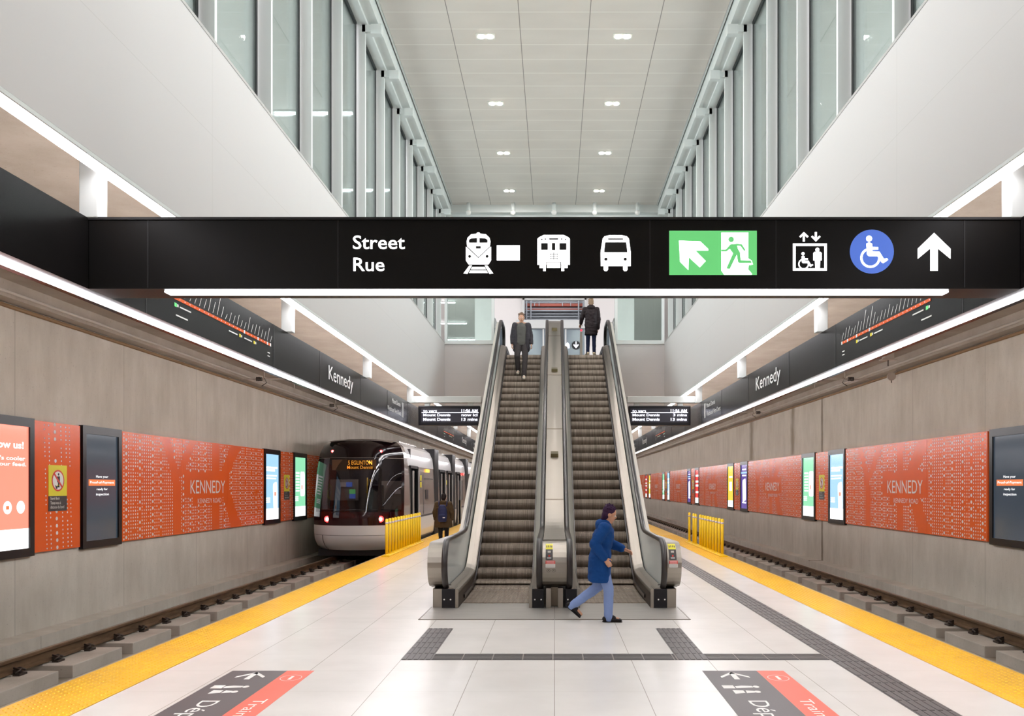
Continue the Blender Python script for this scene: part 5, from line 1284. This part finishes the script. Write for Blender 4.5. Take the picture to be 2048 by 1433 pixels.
# --- blue-coated walker crossing in front of the right escalator, moving right (local +Y is the walking direction)
L1 = (PX(1199, 10.95), 10.95, 0.0); H1 = 1.56
J = dict(pelvis=(0, 0, .86), chest=(0, .05, 1.19), neck=(0, .085, 1.36), head=(0, .14, 1.50), look=(0, 1, -.25),
  shR=(.17, .06, 1.31), elR=(.24, -.08, 1.10), wrR=(.22, .06, .90), shL=(-.17, .07, 1.31), elL=(-.24, .16, 1.08), wrL=(-.18, .34, 1.00), handL=(0, .9, -.3), palmL=(.5, 0, -.8),
  hipR=(.09, 0, .84), knR=(.10, .12, .47), anR=(.09, .12, .09), hipL=(-.09, 0, .84), knL=(-.10, -.02, .47), anL=(-.09, -.36, .22), footR=(0, 1, -.02), footL=(0, .75, -.65))
p1, V1, T1 = person('person', 'person in a bright blue hooded coat and pale jeans walking past the right escalator', L1, -math.pi/2, H1, J)
M['bluecoat'] = cloth('bright_blue_coat_cloth', (14, 62, 122)); M['palejeans'] = cloth('pale_blue_denim', (122, 142, 188)); M['blackfoam'] = cloth('black_clog_foam', (34, 30, 30), .6)
coat(p1, V1, L1, -math.pi/2, H1, 'bluecoat', .56, 1.0, 1.15, hood=True, rb=1.08, label='bright blue hooded coat')
trousers(p1, V1, L1, -math.pi/2, H1, 'palejeans'); shoes(p1, V1, L1, -math.pi/2, H1, 'blackfoam', 'blackfoam')
hairs(p1, V1, T1, L1, -math.pi/2, H1, cloth('dark_plum_hair', (52, 30, 56)), .06, 2)
# --- man walking down the left escalator, facing the camera
yb = 22.95; kk = [p for p in range(60)]
Y2 = 23.05; Z2 = nose(22.8); L2 = (PX(1043, Y2), Y2, Z2); H2 = 1.72
J = dict(pelvis=(0, 0, .93), chest=(0, .02, 1.25), neck=(0, .03, 1.44), head=(0, .055, 1.58), look=(0, 1, -.15),
  shR=(.18, .02, 1.39), elR=(.245, -.02, 1.12), wrR=(.25, .07, .88), shL=(-.18, .02, 1.39), elL=(-.25, .0, 1.12), wrL=(-.27, .07, .88),
  hipR=(.09, 0, .91), knR=(.11, .14, .54), anR=(.085, .02, .17), hipL=(-.09, 0, .91), knL=(-.10, .14, .50), anL=(-.075, .30, .0), footR=(.1, 1, -.15), footL=(-.05, 1, -.15))
p2, V2, T2 = person('person', 'man in a grey shirt and open dark jacket walking down the left escalator', L2, math.pi, H2, J)
M['greytee'] = cloth('grey_knit_shirt', (92, 90, 86)); M['darkjacket'] = cloth('dark_charcoal_jacket', (58, 54, 58)); M['greytrouser'] = cloth('charcoal_trousers', (66, 60, 60)); M['whiteshoe'] = cloth('off_white_sneaker', (214, 206, 192), .6)
coat(p2, V2, L2, math.pi, H2, 'greytee', .84, .90, .8, name='shirt', rb=.93, wr=.006, label='grey shirt')
# open jacket: two side halves and the back
mb = MB()
for z0, z1 in ((.74, 1.0), (1.0, 1.22), (1.22, 1.38)):
    for sx in (-1, 1): capsule(mb, (sx*.155, .02, z0), .075, (sx*.15, .02, z1), .075, flat=1.5, flatdir=(1, 0, 0)); capsule(mb, (sx*.08, -.08, z0), .08, (sx*.08, -.07, z1), .08, flat=.7, flatdir=(1, 0, 0))
for S_ in 'RL':
    sh, el, w_ = V2['sh'+S_], V2['el'+S_], V2['wr'+S_]; capsule(mb, sh, .075, el, .064); capsule(mb, el, .064, w_+Vector((0, 0, .03)), .052); capsule(mb, sh.lerp(Vector((0, 0, 1.38)), .5), .07, sh, .075)
capsule(mb, (-.07, -.02, 1.44), .04, (.07, -.02, 1.44), .04)
remeshed(mb, 'jacket', 'darkjacket', p2, L2, math.pi, H2, .009, 4, .008, label='open dark jacket')
trousers(p2, V2, L2, math.pi, H2, 'greytrouser', 1.02); shoes(p2, V2, L2, math.pi, H2, 'whiteshoe', 'whiteshoe')
hairs(p2, V2, T2, L2, math.pi, H2, 'brownhair', .0, 4)
# --- woman with her back to the camera at the top of the right escalator
Y3 = 24.62; L3 = (PX(1182, Y3), Y3, nose(24.5)+.005); H3 = 1.63
J = dict(pelvis=(0, 0, .93), chest=(0, 0, 1.25), neck=(0, .01, 1.44), head=(0, .02, 1.58), look=(0, 1, -.05),
  shR=(.18, 0, 1.38), elR=(.23, .02, 1.10), wrR=(.21, .05, .80), shL=(-.18, 0, 1.38), elL=(-.27, .03, 1.14), wrL=(-.30, .14, .98), handL=(-.2, .8, -.5), palmL=(0, 0, -1),
  hipR=(.085, 0, .91), knR=(.09, .01, .49), anR=(.095, 0, .09), hipL=(-.085, 0, .91), knL=(-.09, .01, .49), anL=(-.10, 0, .09), footR=(.2, 1, -.02), footL=(-.3, 1, -.02))
p3, V3, T3 = person('person', 'woman in a long dark hooded parka standing at the top of the right escalator', L3, 0, H3, J)
M['parka'] = cloth('dark_brown_black_parka', (38, 28, 30), .6); M['indigo'] = cloth('indigo_denim', (32, 38, 64)); M['beigeshoe'] = cloth('beige_boot', (206, 190, 162), .7); M['lighthair'] = cloth('light_brown_hair', (134, 112, 92))
coat(p3, V3, L3, 0, H3, 'parka', .60, .92, 1.05, hood=True, rb=1.0, label='long dark parka')
trousers(p3, V3, L3, 0, H3, 'indigo', .85); shoes(p3, V3, L3, 0, H3, 'beigeshoe', 'whiteshoe'); hairs(p3, V3, T3, L3, 0, H3, 'lighthair', .05, 5)
# --- person with a navy backpack beside the train
Y4 = 24.4; L4 = (PX(887, Y4), Y4, .004); H4 = 1.52
J = dict(pelvis=(0, 0, .93), chest=(0, .01, 1.25), neck=(0, .03, 1.42), head=(0, .06, 1.56), look=(0, 1, -.3),
  shR=(.19, 0, 1.36), elR=(.27, -.03, 1.10), wrR=(.26, .06, .88), shL=(-.19, 0, 1.36), elL=(-.27, -.03, 1.10), wrL=(-.26, .06, .88),
  hipR=(.09, 0, .91), knR=(.10, .02, .49), anR=(.10, -.03, .09), hipL=(-.09, 0, .91), knL=(-.10, .03, .49), anL=(-.10, .05, .09))
p4, V4, T4 = person('person', 'person in an olive-brown coat with a navy backpack standing beside the train', L4, 0, H4, J)
M['olive'] = cloth('olive_brown_coat_cloth', (70, 54, 34)); M['navy'] = cloth('navy_backpack_nylon', (36, 40, 72), .6); M['blacktrouser'] = cloth('black_trousers', (26, 22, 22))
coat(p4, V4, L4, 0, H4, 'olive', .62, 1.15, 1.3, hood=True, rb=1.22, label='olive-brown coat')
trousers(p4, V4, L4, 0, H4, 'blacktrouser', .95); shoes(p4, V4, L4, 0, H4, 'blackfoam', 'blackfoam'); hairs(p4, V4, T4, L4, 0, H4, cloth('black_hair', (30, 22, 20)), .0, 6)
t = thing('backpack', (L4[0], L4[1]-.2, .8), 'navy backpack worn by the person in the olive-brown coat beside the train', 'backpack')
mb = MB(); loft(mb, [(0, -.27, .80, .10, .06), (0, -.28, .83, .135, .085), (0, -.285, 1.0, .15, .10), (0, -.28, 1.2, .14, .09), (0, -.27, 1.32, .10, .06), (0, -.26, 1.35, .05, .03)], pw=3)
remeshed(mb, 'bag', 'navy', t, L4, 0, H4, .009, 2, .004)
mb = MB(); loft(mb, [(.0, -.38, .84, .09, .02), (.0, -.39, .88, .11, .035), (.0, -.39, 1.02, .11, .035), (.0, -.385, 1.05, .09, .02)], pw=3); remeshed(mb, 'front_pocket', 'navy', t, L4, 0, H4, .009, 2)
mb = MB().box(.03, .10, -.435, -.42, .93, .96); mb.v = [tuple(Vector(v)*(H4/1.7)+Vector(L4)) for v in mb.v]; mb.build('logo_patch', 'dot', t)
for sx in (-1, 1):
    mb = MB(); mb.tube([Vector(p)*(H4/1.7)+Vector(L4) for p in ((sx*.12, -.22, 1.30), (sx*.13, -.1, 1.46), (sx*.14, .08, 1.44), (sx*.15, .17, 1.25), (sx*.16, .16, 1.05), (sx*.17, -.0, .92))], .016, 8); mb.build('strap', 'navy', t)

bpy.data.scenes.remove(BENCH)
